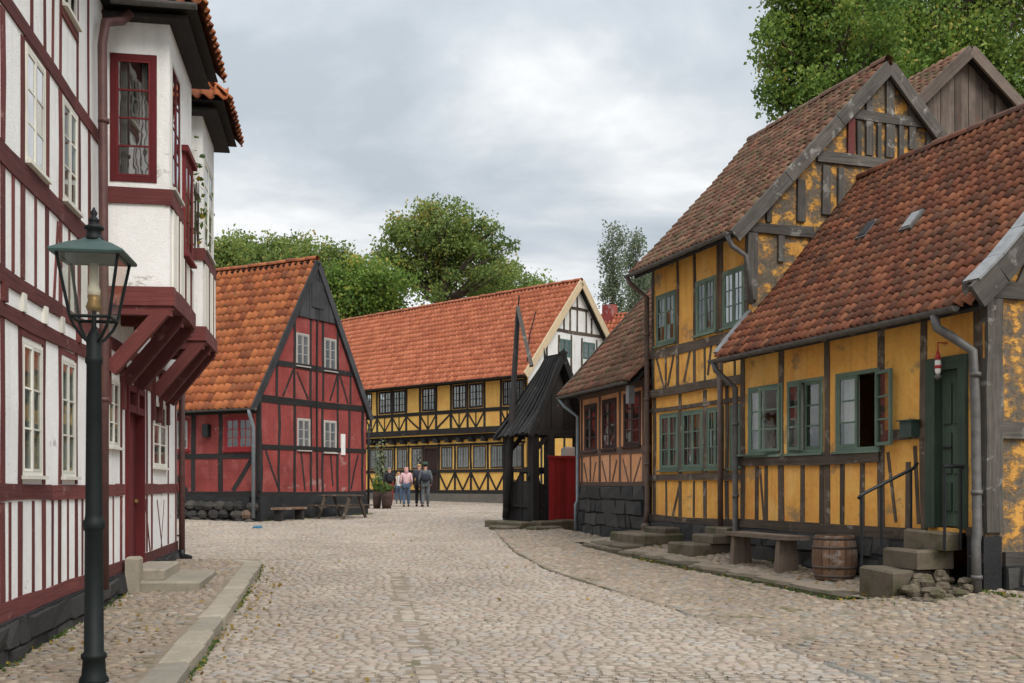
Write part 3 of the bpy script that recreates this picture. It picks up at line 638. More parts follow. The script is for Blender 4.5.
while y < 56:
    big = y > 27; rh = rnd.uniform(.078, .112)*(1.0 if not big else 1.5); x = xl(y)+.02; x1 = xr(y)-.02; wob = rnd.uniform(0, 6)
    while x < x1:
        w = rnd.uniform(.085, .17)*(1.0 if not big else 1.4); xc = x+w/2; yc = y+rh/2+.012*math.sin(xc*1.1+wob)+.05*math.sin(xc*.35+1); x += w
        if not seen(xc, yc) or in_red(xc, yc): continue
        if abs(xc-band(yc)) < .115 and yc < 17: continue
        M = xform(xc, yc, h_road(xc, yc)-.006+rnd.uniform(-.005, .005), (w-.009)*rnd.uniform(.95, 1.03), (rh-.009)*rnd.uniform(.92, 1.03), rnd.uniform(.8, 1.4), rnd.gauss(0, .05))
        if big: xfar.append((rnd.randrange(5), M))
        else: xn.append((rnd.randrange(10), M))
    y += rh
yb = 6.6                                    # the drain band: two rows of larger flat setts
while yb < 17:
    L = rnd.uniform(.14, .26)
    for s in (0,):
        xc = band(yb+L/2)+s*.084; a = math.atan2(1, (band(yb+L)-band(yb))/L)-math.pi/2
        if seen(xc, yb): xn.append((rnd.randrange(10), xform(xc, yb+L/2, h_road(xc, yb)-.006+rnd.uniform(-.004, .004), .185*rnd.uniform(.95, 1.08), L-.012, .9, a, .03)))
    yb += L
lay(road, near_t, xn, 'cobble_road', 300, 'cobble')
V, Fs, T = instances(far_t, xfar); link('cobbles', np_mesh('cobbles', V, Fs, 'cobble_road', T, True), road, 'stuff')
def field(parent, f0, f1, h, y0, y1, size, nsingle, mask=None, rot=0.0):
    xf = []; y = y0; row = 0
    while y < y1:
        x = f0(y)+.03 + (size/2 if row % 2 else 0); x1 = f1(y)-.03
        while x < x1:
            xc, yc = x+rnd.uniform(-.25, .25)*size, y+rnd.uniform(-.25, .25)*size; s = size*rnd.uniform(.72, 1.14); x += size*rnd.uniform(.85, 1.15)
            if not (f0(yc)+.04 < xc < f1(yc)-.04) or not seen(xc, yc) or (mask and mask(xc, yc)): continue
            xf.append((rnd.randrange(10), xform(xc, yc, h(xc, yc)-.004+rnd.uniform(-.008, .006), s*rnd.uniform(.95, 1.4), s*.96, rnd.uniform(.6, 1.15), rot+rnd.gauss(0, .5), .05)))
        y += size*.88; row += 1
    lay(parent, field_t, xf, 'cobble_field', nsingle, 'cobble')
field(walk_l, lambda y: Lx(y)+.02, lambda y: Lkerb(y)-.30, h_left, 6.5, 18.6, .118, 300)
field(walk_r, xr, lambda y: Cx(y)+.25 if y < 12.75 else (Cx(y)-1.18 if y < 21.2 else Cx(y)+.45), h_right, 6.5, 26.6, .122, 300, mask=lambda x, y: False)
field(terr, lambda y: Cx(y)-.86, lambda y: Cx(y)+.05, h_terr, 12.85, 21.3, .13, 150)
# road edging on the right: a line of long flat stones
edge = bpy.data.objects.new('edging', None); col.objects.link(edge); edge['kind'] = 'structure'
y = 6.8
while y < 23.5:
    L = rnd.uniform(.3, .55); fr = Fr((xr(y)+.0, y), (xr(y+L)-xr(y), L), (L, xr(y)-xr(y+L)))
    Lr = math.hypot(xr(y+L)-xr(y), L)-.015; zc = h_road(xr(y), y)
    block(edge, 'edging_stone', 'step_stone' if y > 14.5 else 'cobble_field', fr, 0, Lr, -.05, .035, zc-.1, zc+.026, .012); y += L
# kerbs, stone by stone
kl = bpy.data.objects.new('kerb_left', None); col.objects.link(kl); kl['kind'] = 'structure'
y = 5.5
while y < 18.0:
    L = rnd.uniform(.75, 1.15); fr = Fr((Lkerb(y), y), LW.d, LW.n); z = rl(y+L/2)
    block(kl, 'kerb_stone', 'kerb_granite', fr, 0.006, L-.006, -.29, .0, z-.25, z+.05+rnd.uniform(-.008, .008), .01); y += L*.986
fr = Fr((Lkerb(18.05), 18.05), (-.62, .78), (.78, .62)); block(kl, 'kerb_stone', 'kerb_granite', fr, 0, .8, -.3, 0, 0, .26, .01)
kr = bpy.data.objects.new('kerb_right', None); col.objects.link(kr); kr['kind'] = 'structure'
CWd = Vector((.3337, -.9427)); CWn = Vector((-.9427, -.3337))
y = 21.0
while y > 13.2:
    L = rnd.uniform(.7, 1.3); fr = Fr((Cx(y)-1.10/.943, y), CWd, CWn); z = rl(y-L/2)
    block(kr, 'kerb_stone', 'step_stone', fr, .006, L-.006, -.26, .03, z-.2, z+.135, .014); y -= L*.943
fr = Fr((Cx(13.2)-1.17, 13.15), (.55, -.83), (-.83, -.55)); block(kr, 'kerb_stone', 'step_stone', fr, 0, .75, -.24, .03, -.1, .14, .02)
fr = Fr((Cx(13.2)-.72, 12.55), (.95, -.3), (-.3, -.95)); block(kr, 'kerb_stone', 'step_stone', fr, 0, .5, -.3, .0, -.1, .10, .02)

def plinth_blocks(P, fr, u0, u1, z0, z1, rows, bw, out, mat='tar_stone'):
    for r_ in range(rows):
        a = u0 - rnd.uniform(0, .5)*bw; h = (z1-z0)/rows
        while a < u1:
            L_ = bw*rnd.uniform(.5, 1.5); b = min(a+L_, u1); aa = max(a, u0)
            if b-aa > .06:
                mb = MB(); c_ = .02; o1 = out+rnd.uniform(.0, .035); J = lambda: rnd.uniform(-.028, .028); q0 = [fr.P(aa+.008, z0+r_*h+.006, out-.08), fr.P(b-.008, z0+r_*h+.006, out-.08), fr.P(b-.008, z0+(r_+1)*h-.006, out-.08), fr.P(aa+.008, z0+(r_+1)*h-.006, out-.08)]
                q1 = [fr.P(aa+.02+J(), z0+r_*h+.02+J(), o1+J()), fr.P(b-.02+J(), z0+r_*h+.02+J(), o1+J()), fr.P(b-.02+J(), z0+(r_+1)*h-.02+J(), o1+J()), fr.P(aa+.02+J(), z0+(r_+1)*h-.02+J(), o1+J())]
                mb.box8(q0+q1); build('stone', mb, mat, P)
            a += L_
# ------------------------------------------------------------------ white half-timbered house on the left
L = thing('white_house', 'tall white half-timbered house with red beams and two jettied bays', 'house', (LW.p0.x, LW.p0.y, 0))
UE = LW.u(177); U0 = -4.6
wins = []
def lwin(x0, x1, z0, z1, fr=LW, pad=.0): wins.append((fr.u(x0)-pad, fr.u(x1)+pad, z0, z1)); return wins[-1]
gw = [lwin(21.5, 41.5, 1.68, 2.93), lwin(60.5, 75, 1.68, 2.93), lwin(108, 119, 2.08, 2.95), lwin(153, 166, 1.87, 2.92)]
uw = [lwin(25, 44.5, 4.60, 5.68), lwin(62, 77, 4.60, 5.68), lwin(62, 76, 6.65, 7.40)]
ow = [(-1.2, -.5, 1.68, 2.93), (-2.6, -1.9, 1.68, 2.93), (-1.2, -.5, 4.6, 5.68), (-2.6, -1.9, 4.6, 5.68)]
door_h = (LW.u(125), LW.u(142), .35, 2.98)
wall(L, 'wall', 'white_plaster', LW, U0, UE, .40, 7.7, gw+uw+ow+[door_h])
mb = MB(); mb.fbox(LW, U0, LW.u(123.5), -.3, .41, -.2, .05); mb.fbox(LW, LW.u(143.5), UE, -.3, .41, -.2, .05); pl = build('plinth', mb, 'black_tar', L); plinth_blocks(pl, LW, -.6, LW.u(123.5), -.05, .40, 2, .6, .05); plinth_blocks(pl, LW, LW.u(143.5), UE, .0, .40, 2, .6, .05)
BK = -6.0
mb = MB(); mb.fbox(LW, U0, UE, -.3, 7.7, BK-.2, BK); mb.fbox(LW, UE-.2, UE, -.3, 7.7, BK, -.17); mb.fbox(LW, U0, U0+.2, -.3, 7.7, BK, -.17)
build('side_walls', mb, 'white_plaster', L)
mb = MB(); mb.fbox(LW, U0+.2, UE-.2, 3.1, 3.3, BK, -.17); build('upper_floor', mb, 'interior', L)
RW = 'red_wood'
DU0, DU1 = LW.u(123.5), LW.u(143.5)
for (z0, z1, segs) in ((.41, .57, ((U0, DU0), (DU1, UE))), (1.44, 1.60, ((U0, DU0), (DU1, UE))), (3.04, 3.18, ((U0, UE),)), (3.33, 3.48, ((U0, UE),)), (4.35, 4.56, ((U0, LW.u(105)),)), (5.70, 5.86, ((U0, LW.u(105)),)), (7.5, 7.68, ((U0, UE),))):
    for a, b in segs:
        while a < b-.05:
            e = min(b, a+rnd.uniform(2.6, 4.2)); rail(L, LW, RW, a, e-.004, z0, z1, proud=.02); a = e
gp = [2, 19.6, 43.4, 59.3, 76.0, 88, 99, 107, 120.8, 146.5, 151.5, 168, 175.5]
posts(L, LW, RW, gp, .57, 1.44, .115); posts(L, LW, RW, gp, 1.60, 3.04, .115)
posts(L, LW, RW, [9.5, 32.5, 52, 67.6, 82, 93, 113], .57, 1.44, .06, 'stud')
brace(L, LW, RW, (145, 500), (150, 553), .06); brace(L, LW, RW, (157, 500), (162, 548), .05); brace(L, LW, RW, (164, 500), (161, 548), .05)
up = [2.3, 22, 46.5, 60, 78.8, 89, 103.5]
posts(L, LW, RW, up, 3.48, 4.35, .115); posts(L, LW, RW, up, 4.56, 5.70, .115)
posts(L, LW, RW, [12.4, 35, 69], 3.48, 4.35, .06, 'stud'); brace(L, LW, RW, (53.5, 300), (57.5, 222), .07); brace(L, LW, RW, (73, 240), (75, 320), .05)
posts(L, LW, RW, [31, 44.5, 52.2, 60, 77, 88, 103], 5.86, 7.5, .065); rail(L, LW, RW, LW.u(60), LW.u(77), 6.5, 6.6)
for k in range(5):                       # the part behind the camera's edge of frame
    for (a, b) in ((.57, 1.44), (1.6, 3.04), (3.48, 4.35), (4.56, 5.7), (5.86, 7.5)):
        u = -.35-k*.95; beam(L, 'post', RW, LW, (u, a), (u, b), .11)
for px in [2, 21, 43, 60, 77, 87]:           # joist ends between the two plates
    u = LW.u(px); mb = MB(); mb.fbox(LW, u-.05, u+.05, 3.17, 3.34, -.05, .04); build('joist_end', mb, RW if px in (2, 77, 84) else 'white_frame', L)
for i, w in enumerate(gw+uw+ow):
    window(L, LW, *w, 'white_frame', 'white_frame', cas=2, cols=1, rows=3, cur=[(0, .28, 0.0)] if i in (1, 5) else ([(0, 1, .55)] if i in (2, 3) else [(.75, 1, 0)]), glass='bright_glass' if i in (4, 6) else 'glass', fw=.034, cw=.03, mw=.018)
for w in gw[:2]+uw[:2]:
    rail(L, LW, RW, w[0]-.05, w[1]+.05, w[3]+.03, w[3]+.09, 'window_head', .012)
# door, set back in its opening
mb = MB(); a, b, z0, z1 = door_h
for (q0, q1, y0, y1) in ((a, a+.09, z0, z1), (b-.09, b, z0, z1), (a+.09, b-.09, z1-.09, z1), (a+.09, b-.09, 2.60, 2.70)): mb.fbox(LW, q0, q1, y0, y1, -.14, .05)
dr = build('door', mb, 'dark_red_wood', L)
n = 5
for k in range(n):
    x0 = a+.09+(b-a-.18)*k/n; mb = MB(); mb.fbox(LW, x0+.004, x0+(b-a-.18)/n-.004, z0+.03, 2.6, -.11-.006*(k % 2), -.07); build('plank', mb, 'dark_red_wood', dr)
mb = MB(); mb.fbox(LW, a+.09, b-.09, 2.70, z1-.09, -.1, -.08); build('transom_panel', mb, 'red_wood', dr)
for k in range(4):
    x0 = a+.2+(b-a-.4)*k/3; mb = MB(); mb.fbox(LW, x0-.03, x0+.03, 2.70, z1-.09, -.08, -.03); build('transom_bar', mb, 'red_wood', dr)
mb = MB(); mb.lathe(LW.P(b-.2, 1.35, -.05), [(.0, -.03), (.035, -.02), (.035, .02), (.0, .03)], 8); build('handle', mb, 'brass', dr)
# two jettied bays
def bay(u0, u1, roofu0, roofu1):
    D = .775
    FB = Fr((LW.P(u0, 0).x, LW.P(u0, 0).y), LW.n, -LW.d)        # face that looks back along the street
    SD = Fr((LW.P(u0, 0, D).x, LW.P(u0, 0, D).y), LW.d, LW.n)     # street face
    BF = Fr((LW.P(u1, 0, D).x, LW.P(u1, 0, D).y), -LW.n, LW.d)
    W = u1-u0; first = u0 < 5
    fw_ = (.06 if first else .1, .62 if first else .66, 5.38, 6.98 if first else 6.85)
    sws = [(.10, .86, 5.36, 6.98), (1.08, 1.92, 4.74, 6.12)] if first else [(.15, 1.3, 5.34, 6.8)]
    wall(L, 'bay_wall', 'white_plaster', FB, 0, D, 4.06, 7.4, [fw_], th=.1); wall(L, 'bay_wall', 'white_plaster', SD, 0.003, W-.003, 4.06, 7.4, sws, th=.1); wall(L, 'bay_wall', 'white_plaster', BF, 0, D, 4.06, 7.4, th=.1)
    mb = MB(); mb.fbox(SD, .1, W-.1, 3.95, 4.05, -D, -.1); build('bay_floor', mb, RW, L)
    # bressumer frame
    beam(L, 'bay_beam', RW, FB, (-.02, 3.96), (D+.06, 3.96), .24, .05, .1); beam(L, 'bay_beam', RW, SD, (-.04, 3.95), (W+.04, 3.95), .23, .055, .1); beam(L, 'bay_beam', RW, BF, (-.02, 3.96), (D, 3.96), .24, .05, .1)
    beam(L, 'bay_rail', RW, FB, (0, 5.205), (D+.03, 5.205), .19, .03); 
    if first: beam(L, 'bay_rail', RW, SD, (-.03, 5.20), (1.0, 5.20), .19, .035)
    else: beam(L, 'bay_rail', RW, SD, (-.03, 5.20), (W+.03, 5.20), .19, .035)
    if first:
        window(L, FB, *fw_, 'dark_red_wood', 'dark_red_wood', cas=1, cols=1, rows=4, fw=.07, cw=.03, glass='bright_glass', cur=[(.1, .3, .0), (.7, .9, .3)], sill=False)
        window(L, SD, *sws[0], 'white_frame', 'dark_red_wood', cas=2, rows=4, fw=.05, cur=[(0, .3, 0)], glass='bright_glass')
        window(L, SD, *sws[1], 'dark_red_wood', 'dark_red_wood', cas=2, rows=3, fw=.09, out=.04, cur=[(0, .3, 0)])
        mb = MB(); mb.fbox(SD, 1.02, 1.98, 6.12, 6.20, -.05, .09); build('window_hood', mb, 'dark_red_wood', L)
    else:
        window(L, FB, *fw_, 'white_frame', 'white_frame', cas=1, rows=4, fw=.06, sill=False)
        window(L, SD, *sws[0], 'white_frame', 'white_frame', cas=2, rows=4, fw=.05, cur=[(0, .4, 0)])
    k = 0; x = .14
    while x < W-.05:                    # weather boards under the sill, with slim red gaps
        ztop = 5.09 if (not first or x < 1.0) else 4.66
        mb = MB(); mb.fbox(SD, x, x+.10, 4.09, ztop, .002, .026+rnd.uniform(0, .012)); build('board', mb, 'white_frame' if k % 4 != 3 else RW, L); x += .145; k += 1
    for (uu, zz) in ((.05, 3.02), (W*.5, 2.98), (W-.08, 2.98)):
        A = LW.P(u0+uu, zz, .05); B = LW.P(u0+uu, 3.86, D-.02); beam3(L, 'strut', RW, A, B, .13, .17, LW.n)
        A = LW.P(u0+uu, 3.79, .0); B = LW.P(u0+uu, 3.79, D+.02); beam3(L, 'joist', RW, A, B, .12, .14)
        beam(L, 'post', RW, LW, (u0+uu, 2.6), (u0+uu, 3.4), .14, .055)
    # lean-to roof with hipped near end
    e0, e1 = roofu0, roofu1; DE = D+.36; zr = 7.50
    mb = MB(); mb.fbox(LW, e0+.1, e1-.02, 7.38, 7.42, -.1, DE-.12); rf = build('bay_roof', mb, 'black_wood', L)
    for k in range(0):
        q = u0 + W*k/5; beam3(rf, 'rafter_end', 'black_wood', LW.P(q, 7.36, D-.1), LW.P(q, 7.36, DE-.10), .07, .06)
    mb = MB(); a_ = [LW.P(e0, zr, -.2), LW.P(e0, zr, DE), LW.P(e1, zr, DE), LW.P(e1, zr, -.2), LW.P(e0+1.3, zr+1.35, -.2), LW.P(e0+1.3, zr+1.35, -.1), LW.P(e1, zr+1.35, -.1), LW.P(e1, zr+1.35, -.2)]
    mb.box8(a_); build('bay_roof_deck', mb, 'black_wood', rf)
    tile_patch(rf, LW.P(e0-.05, zr+.02, DE+.06), LW.P(e1, zr+.02, DE+.06), LW.P(e0+1.3, zr+1.4, -.05), LW.P(e1, zr+1.4, -.05), .21, .30, 'tile_orange', 24, sag=.0)
    tile_patch(rf, LW.P(e0-.05, zr+.02, -.2), LW.P(e0-.05, zr+.02, DE+.06), LW.P(e0+1.25, zr+1.4, -.2), LW.P(e0+1.25, zr+1.4, .0), .21, .30, 'tile_orange', 14, sag=.0)
    if first: gutter(L, LW.P(e0-.10, zr-.02, .15), LW.P(e0-.10, zr-.02, DE+.02), .06, 'dull_zinc')
bay(4.168, 6.20, 3.86, 6.35); bay(7.50, 9.05, 7.1, 9.35)
pipe(L, [LW.P(LW.u(101), 7.40, .35), LW.P(LW.u(100.5), 7.28, .25), LW.P(LW.u(94), 7.1, .13), LW.P(LW.u(92.5), 6.8, .11), LW.P(LW.u(92.5), 3.6, .13), LW.P(LW.u(92.5), .35, .13)], .055, 'red_pipe', rings=[LW.P(LW.u(92.5), z, .125) for z in (5.9, 4.4, 2.6)])
pipe(L, [LW.P(UE-.1, 3.9, .10), LW.P(UE-.1, .42, .10)], .055, 'red_pipe'); pipe(L, [LW.P(UE-.1, .42, .10), LW.P(UE-.1, .30, .10), LW.P(UE-.02, .24, .24)], .065, 'iron', 'pipe_shoe')
# main roof above the picture
E0, E1 = LW.P(U0-.2, 7.7, .45), LW.P(UE+.2, 7.7, .45); R0, R1 = LW.P(U0-.2, 11.6, -3), LW.P(UE+.2, 11.6, -3); B0, B1 = LW.P(U0-.2, 7.7, -6.5), LW.P(UE+.2, 7.7, -6.5)
rf = roof_deck(L, E0, E1, R0, R1, B0, B1, 'black_wood'); tile_patch(rf, E0, E1, R0, R1, .24, .34, 'tile_orange', 0)
mb = MB(); mb.poly([LW.P(UE-.02, 7.7, 0), LW.P(UE-.02, 7.7, -6.1), LW.P(UE-.02, 11.5, -3)]); mb.poly([LW.P(U0+.02, 7.7, 0), LW.P(U0+.02, 11.5, -3), LW.P(U0+.02, 7.7, -6.1)]); build('gable', mb, 'white_plaster', L)
# door steps
s = thing('door_steps', 'pale worn stone door steps before the white house door', 'steps', LW.P(LW.u(133), rl(14.8), .4))
block(s, 'step', 'kerb_granite', LW, LW.u(122), LW.u(146), .02, 1.02, .0, rl(14.8)+.17, .02)
block(s, 'step', 'kerb_granite', LW, LW.u(124.5), LW.u(143), .03, .52, rl(14.8)+.172, rl(14.8)+.33, .015)
o = block(None, 'door_stone', 'kerb_granite', LW, LW.u(120.5), LW.u(124), .06, .24, .1, .62, .012, loc=LW.P(LW.u(122), .1, .15)); tag(o, 'small upright guard stone beside the white house door', 'stone')

# ------------------------------------------------------------------ red gabled house
RG = Fr(RG0, RG1, (.879, -.477)); RS = Fr(RG0, RGD, (-.477, -.879)); GWd = 5.16; RL = 9.0; zg = .50
H = thing('red_house', 'red half-timbered cottage with black beams and orange tiled roof', 'house', (RG0.x, RG0.y, zg))
K = 'black_wood'
def zr_(fr, px, py): return fr.z(px, py)
ze = RG.z(262, 398); za = RG.z(313.5, 261); zs0 = RG.z(262, 495); zpl = .45
hm = GWd/2; sl_ = (za-ze)/hm
clipG = [(-sl_, 1, ze), (sl_, 1, ze+sl_*GWd)]
gwn = []
for (x0, x1, y0, y1) in ((297, 310, 418.5, 450.2), (323.6, 336.2, 420.6, 452.5), (296, 309, 333.5, 366), (324, 336.2, 338.5, 371)):
    gwn.append((RG.u(x0), RG.u(x1), RG.z((x0+x1)/2, y1), RG.z((x0+x1)/2, y0)))
wall(H, 'gable_wall', 'red_plaster', RG, 0, GWd, zs0, za, gwn, clipG)
swn = [(RS.u(254), RS.u(224.5), RS.z(239, 450.5), RS.z(239, 416.5)), (RS.u(189), RS.u(176), RS.z(183, 450.5), RS.z(183, 419))]
wall(H, 'side_wall', 'red_plaster', RS, 0.005, RL, zs0, ze, swn)
mb = MB(); mb.fbox(RG, 0, GWd, zpl-.4, ze, -RL-.15, -RL); mb.fbox(RS, .17, RL, zpl-.4, ze, -GWd, -GWd+.15); build('back_wall', mb, 'red_plaster', H)
mb = MB(); mb.fbox(RG, .05, GWd+.03, 0, zs0-.02, -.25, .06); mb.fbox(RS, .3, RL, 0, zs0-.02, -.25, .02); pl = build('plinth', mb, 'black_tar', H)
def boulder(parent, c, sx, sy, sz, mat, rz=0, name='stone', tm=None):
    # rough rounded field stone
    v, f = [], []; m, kk = 7, 4
    for k in range(kk+1):
        th = math.pi*(k/kk); 
        for j in range(m):
            a = 2*math.pi*j/m; q = 1+rnd.uniform(-.16, .14); x, y, z = math.sin(th)**.7*math.cos(a)*q, math.sin(th)**.7*math.sin(a)*q, math.cos(th)*(1+rnd.uniform(-.1, .05)); v.append((c[0]+(x*sx*math.cos(rz)-y*sy*math.sin(rz))/2, c[1]+(x*sx*math.sin(rz)+y*sy*math.cos(rz))/2, c[2]+z*sz/2))
    for k in range(kk):
        for j in range(m): f.append((k*m+j, (k+1)*m+j, (k+1)*m+(j+1) % m, k*m+(j+1) % m))
    mb = MB(); mb.v = v; mb.f = f; mb.uv = [[(0,0)]*4]*len(f); return build(name, mb, mat, parent)
u = .15
while u < 3.7:                       # field-stone footing of the side wall
    for row in range(3):
        w = rnd.uniform(.32, .52); p = RS.P(u+rnd.uniform(-.08, .08)+.18*(row % 2), .47+row*.24+rnd.uniform(-.03, .03), .05+rnd.uniform(0, .05)+.06*(2-row)/2)
        boulder(pl, p, w, .34, .30, 'dark_stone', math.atan2(RS.d.y, RS.d.x))
    u += .40
def gz(px, py): return RG.z(px, py)
# gable timbers
for (z0, z1) in ((gz(300, 497), gz(300, 491.5)), (gz(300, 450.8), gz(300, 446.0)), (gz(300, 405.2), gz(300, 398.6)), (gz(310, 370.5), gz(310, 365.2))):
    zc = (z0+z1)/2; a = max(0, (zc-ze)/sl_) if zc > ze else 0; rail(H, RG, K, a+.02, GWd-a-.02, z0, z1)
zb1, zm0, zm1, ze0, ze1, zu0, zu1 = gz(300, 491.5), gz(300, 450.8), gz(300, 446), gz(300, 405.2), gz(300, 398.6), gz(310, 370.5), gz(310, 365.2)
for x in (260.5, 279, 294.6, 311, 322.5, 337.6, 349, 362.5):
    posts(H, RG, K, [x], zb1, zm0, .13 if x in (260.5, 362.5) else .10); posts(H, RG, K, [x], zm1, ze0, .13 if x in (260.5, 362.5) else .10)
for x in (276.6, 294.3, 310.5, 323, 337.6, 350.5):
    u = RG.u(x); top = min(ze+sl_*u, ze+sl_*(GWd-u))-.1
    posts(H, RG, K, [x], ze1, min(zu0, top), .10)
    if top > zu1+.1: posts(H, RG, K, [x], zu1, min(top, gz(315, 320)), .10)
posts(H, RG, K, [316.8], zb1, gz(315, 320), .045, 'stud', .05); 
for p, q in (((265.5, 450), (279, 490)), ((301, 452), (305, 490)), ((330.5, 455), (333, 486)), ((358, 455), (351, 489)), ((293, 370), (283, 396)), ((297, 372), (308, 399)), ((337, 376), (330, 401)), ((340, 376), (348, 404))): brace(H, RG, K, p, q, .075)
zbd = gz(312, 319)                       # tarred boards at the gable top
a0 = (zbd-ze)/sl_; n = 9
for k in range(n):
    x0 = a0+(GWd-2*a0)*k/n; x1 = a0+(GWd-2*a0)*(k+1)/n; mb = MB(); pts = clip_poly([(x0+.006, zbd), (x1-.006, zbd), (x1-.006, za), (x0+.006, za)], clipG); o = .05+.012*(k % 2)
    if len(pts) < 3: continue
    mb.poly([RG.P(a, b, o) for a, b in pts]); mm = len(pts)
    for i in range(mm): a, b = pts[i], pts[(i+1) % mm]; mb.quad(RG.P(*a, o), RG.P(*a, -.02), RG.P(*b, -.02), RG.P(*b, o))
    build('gable_board', mb, 'charcoal_boards', H)
mb = MB(); mb.fbox(RG, hm-.28, hm+.28, zbd+.35, zbd+1.15, 0, .085); build('hatch', mb, 'charcoal_boards', H)
for w in gwn: window(H, RG, *w, 'grey_frame', 'grey_frame', cas=2, cols=1, rows=3, fw=.04, cw=.035, cur=[(0, .3, 0)] if w[2] < 3 else None)
mb = MB(); mb.fbox(RG, RG.u(340.5), RG.u(344.5), gz(342, 455), gz(342, 434), .0, .035); build('notice_board', mb, 'white_paint', H)
# side timbers
rail(H, RS, K, 0, RL, RS.z(230, 497), RS.z(230, 491)); rail(H, RS, K, 0, RL, RS.z(230, 458.6), RS.z(230, 453.4)); rail(H, RS, K, 0, RL, RS.z(230, 414), RS.z(230, 410.2)); rail(H, RS, K, 0, RL, RS.z(230, 404.5), RS.z(230, 398))
for x in (258.3, 220.3, 193.5, 168): posts(H, RS, K, [x], RS.z(230, 491), RS.z(230, 453.5), .17); posts(H, RS, K, [x], RS.z(230, 453.4), RS.z(230, 400), .17)
brace(H, RS, K, (253, 457), (233, 491), .15); brace(H, RS, K, (176, 476), (187, 491), .14)
window(H, RS, *swn[0], 'red_door_paint', 'red_door_paint', cas=2, cols=2, rows=3, fw=.07)
window(H, RS, *swn[1], 'red_door_paint', 'grey_frame', cas=1, cols=2, rows=3, fw=.05, cur=[(0, 1, .3)])
mb = MB(); mb.fbox(RS, RS.u(211), RS.u(205.5), RS.z(208, 437), RS.z(208, 424.5), .0, .14); build('letter_box', mb, 'iron', H)
ov = .07; eo = .30; zeo = ze-.30
E1, E0 = RG.P(-eo+.0, zeo, ov), RG.P(-eo, zeo, -RL-.2); R1, R0 = RG.P(hm, za+.05, ov), RG.P(hm, za+.05, -RL-.2); B1, B0 = RG.P(GWd+eo-.1, zeo, ov), RG.P(GWd+eo-.1, zeo, -RL-.2)
rf = roof_deck(H, E0, E1, R0, R1, B0, B1, K); tile_patch(rf, E0, E1, R0, R1, .235, .30, 'tile_orange', 300, sag=.05); tile_patch(rf, B1, B0, R1, R0, .3, .4, 'tile_orange', 0)
ridge_tiles(rf, R0+Vector((0,0,.05)), R1+Vector((0,0,.05)), 'tile_orange')
for (a, b) in ((RG.P(-eo, zeo-.06, ov+.02), RG.P(hm, za-.02, ov+.02)), (RG.P(GWd+eo-.1, zeo-.06, ov+.02), RG.P(hm, za-.02, ov+.02))): beam3(H, 'bargeboard', 'charcoal_boards', a, b, .05, .2, RG.n.cross(Vector(b)-Vector(a)))
gutter(H, RS.P(-.25, zeo-.02, eo+.06), RS.P(RL, zeo-.02, eo+.06), .06, 'dull_zinc')
pipe(H, [RS.P(-.0, zeo-.06, eo+.06), RS.P(.0, zeo-.2, eo+.04), RS.P(.06, zeo-.55, .12), RS.P(.06, .62, .12)], .055, 'blue_pipe')
pipe(H, [RG.P(GWd+eo, zeo-.05, .0), RG.P(GWd+.05, zeo-.4, .06), RG.P(GWd+.05, .8, .06)], .04, 'iron')

# ------------------------------------------------------------------ long yellow house across the square
FC = Vector((.70, 45.7)); FU = Fr(FC, (-.727, .686), (-.686, -.727)); FLw = FU.shifted(-.28); FG = Fr(FC, (.686, .727), (.727, -.686)); FLn = 17.5; FGw = 6.6
H = thing('yellow_long_house', 'long yellow half-timbered house with jettied upper floor and white gable', 'house', (FC.x, FC.y, .7))
yz = lambda py: EYE+(HZ-py)/F*50.0
ZE, ZA = 6.60, FG.z(577, 283.5)
upx = [(378.7, 391.4), (393, 405.5), (422, 435), (452.5, 466.3), (469, 483), (502.7, 512.5), (515, 524)]
uwin = [(FU.u(b), FU.u(a), 5.08, 6.20) for a, b in upx] + [(FU.u(372), FU.u(362), 5.08, 6.2)]
lpx = [(370, 380), (383, 393), (397, 407.3), (411.6, 422.3), (441, 452.5), (457, 469), (473, 486), (490.6, 503), (511, 522)]
lwins = [(FLw.u(b), FLw.u(a), 2.32, 3.36) for a, b in lpx]; ldoor = (FLw.u(437.8), FLw.u(424.6), 1.10, 3.36)
wall(H, 'upper_wall', 'yellow_far', FU, 0, FLn, 3.9, ZE+.1, uwin); wall(H, 'lower_wall', 'yellow_far', FLw, 0.1, FLn, 1.15, 3.95, lwins+[ldoor])
mb = MB(); mb.fbox(FLw, 0, FLn, .3, 1.15, -.2, .08); build('plinth', mb, 'far_plinth', H)
mb = MB(); mb.fbox(FG, .17, FGw, .3, ZE, -FLn, -FLn+.2); mb.fbox(FU, 0.2, FLn-.21, .3, ZE, -FGw, -FGw+.2); mb.fbox(FU, .2, FLn-.21, 3.7, 3.9, -FGw+.21, -.17); build('back_wall', mb, 'yellow_far', H)
slf = (ZA-ZE)/(FGw/2); clipF = [(-slf, 1, ZE), (slf, 1, ZE+slf*FGw)]
fgw = [(FG.u(560), FG.u(570.6), FG.z(565, 357), FG.z(565, 339.2)), (FG.u(583), FG.u(595), FG.z(589, 359.5), FG.z(589, 342.5))]
wall(H, 'gable_wall', 'white_plaster', FG, 0, FGw, 6.0, ZA, fgw, clipF); wall(H, 'gable_lower_wall', 'yellow_far', FG, .02, FGw, .5, 5.998)
for k in range(9): beam(H, 'post', 'black_wood', FG, (.1+k*.78, .9), (.1+k*.78, 5.9), .14)
for z_ in (2.2, 3.8): beam(H, 'rail', 'black_wood', FG, (.05, z_), (FGw-.05, z_), .2, .02)
K = 'black_wood'
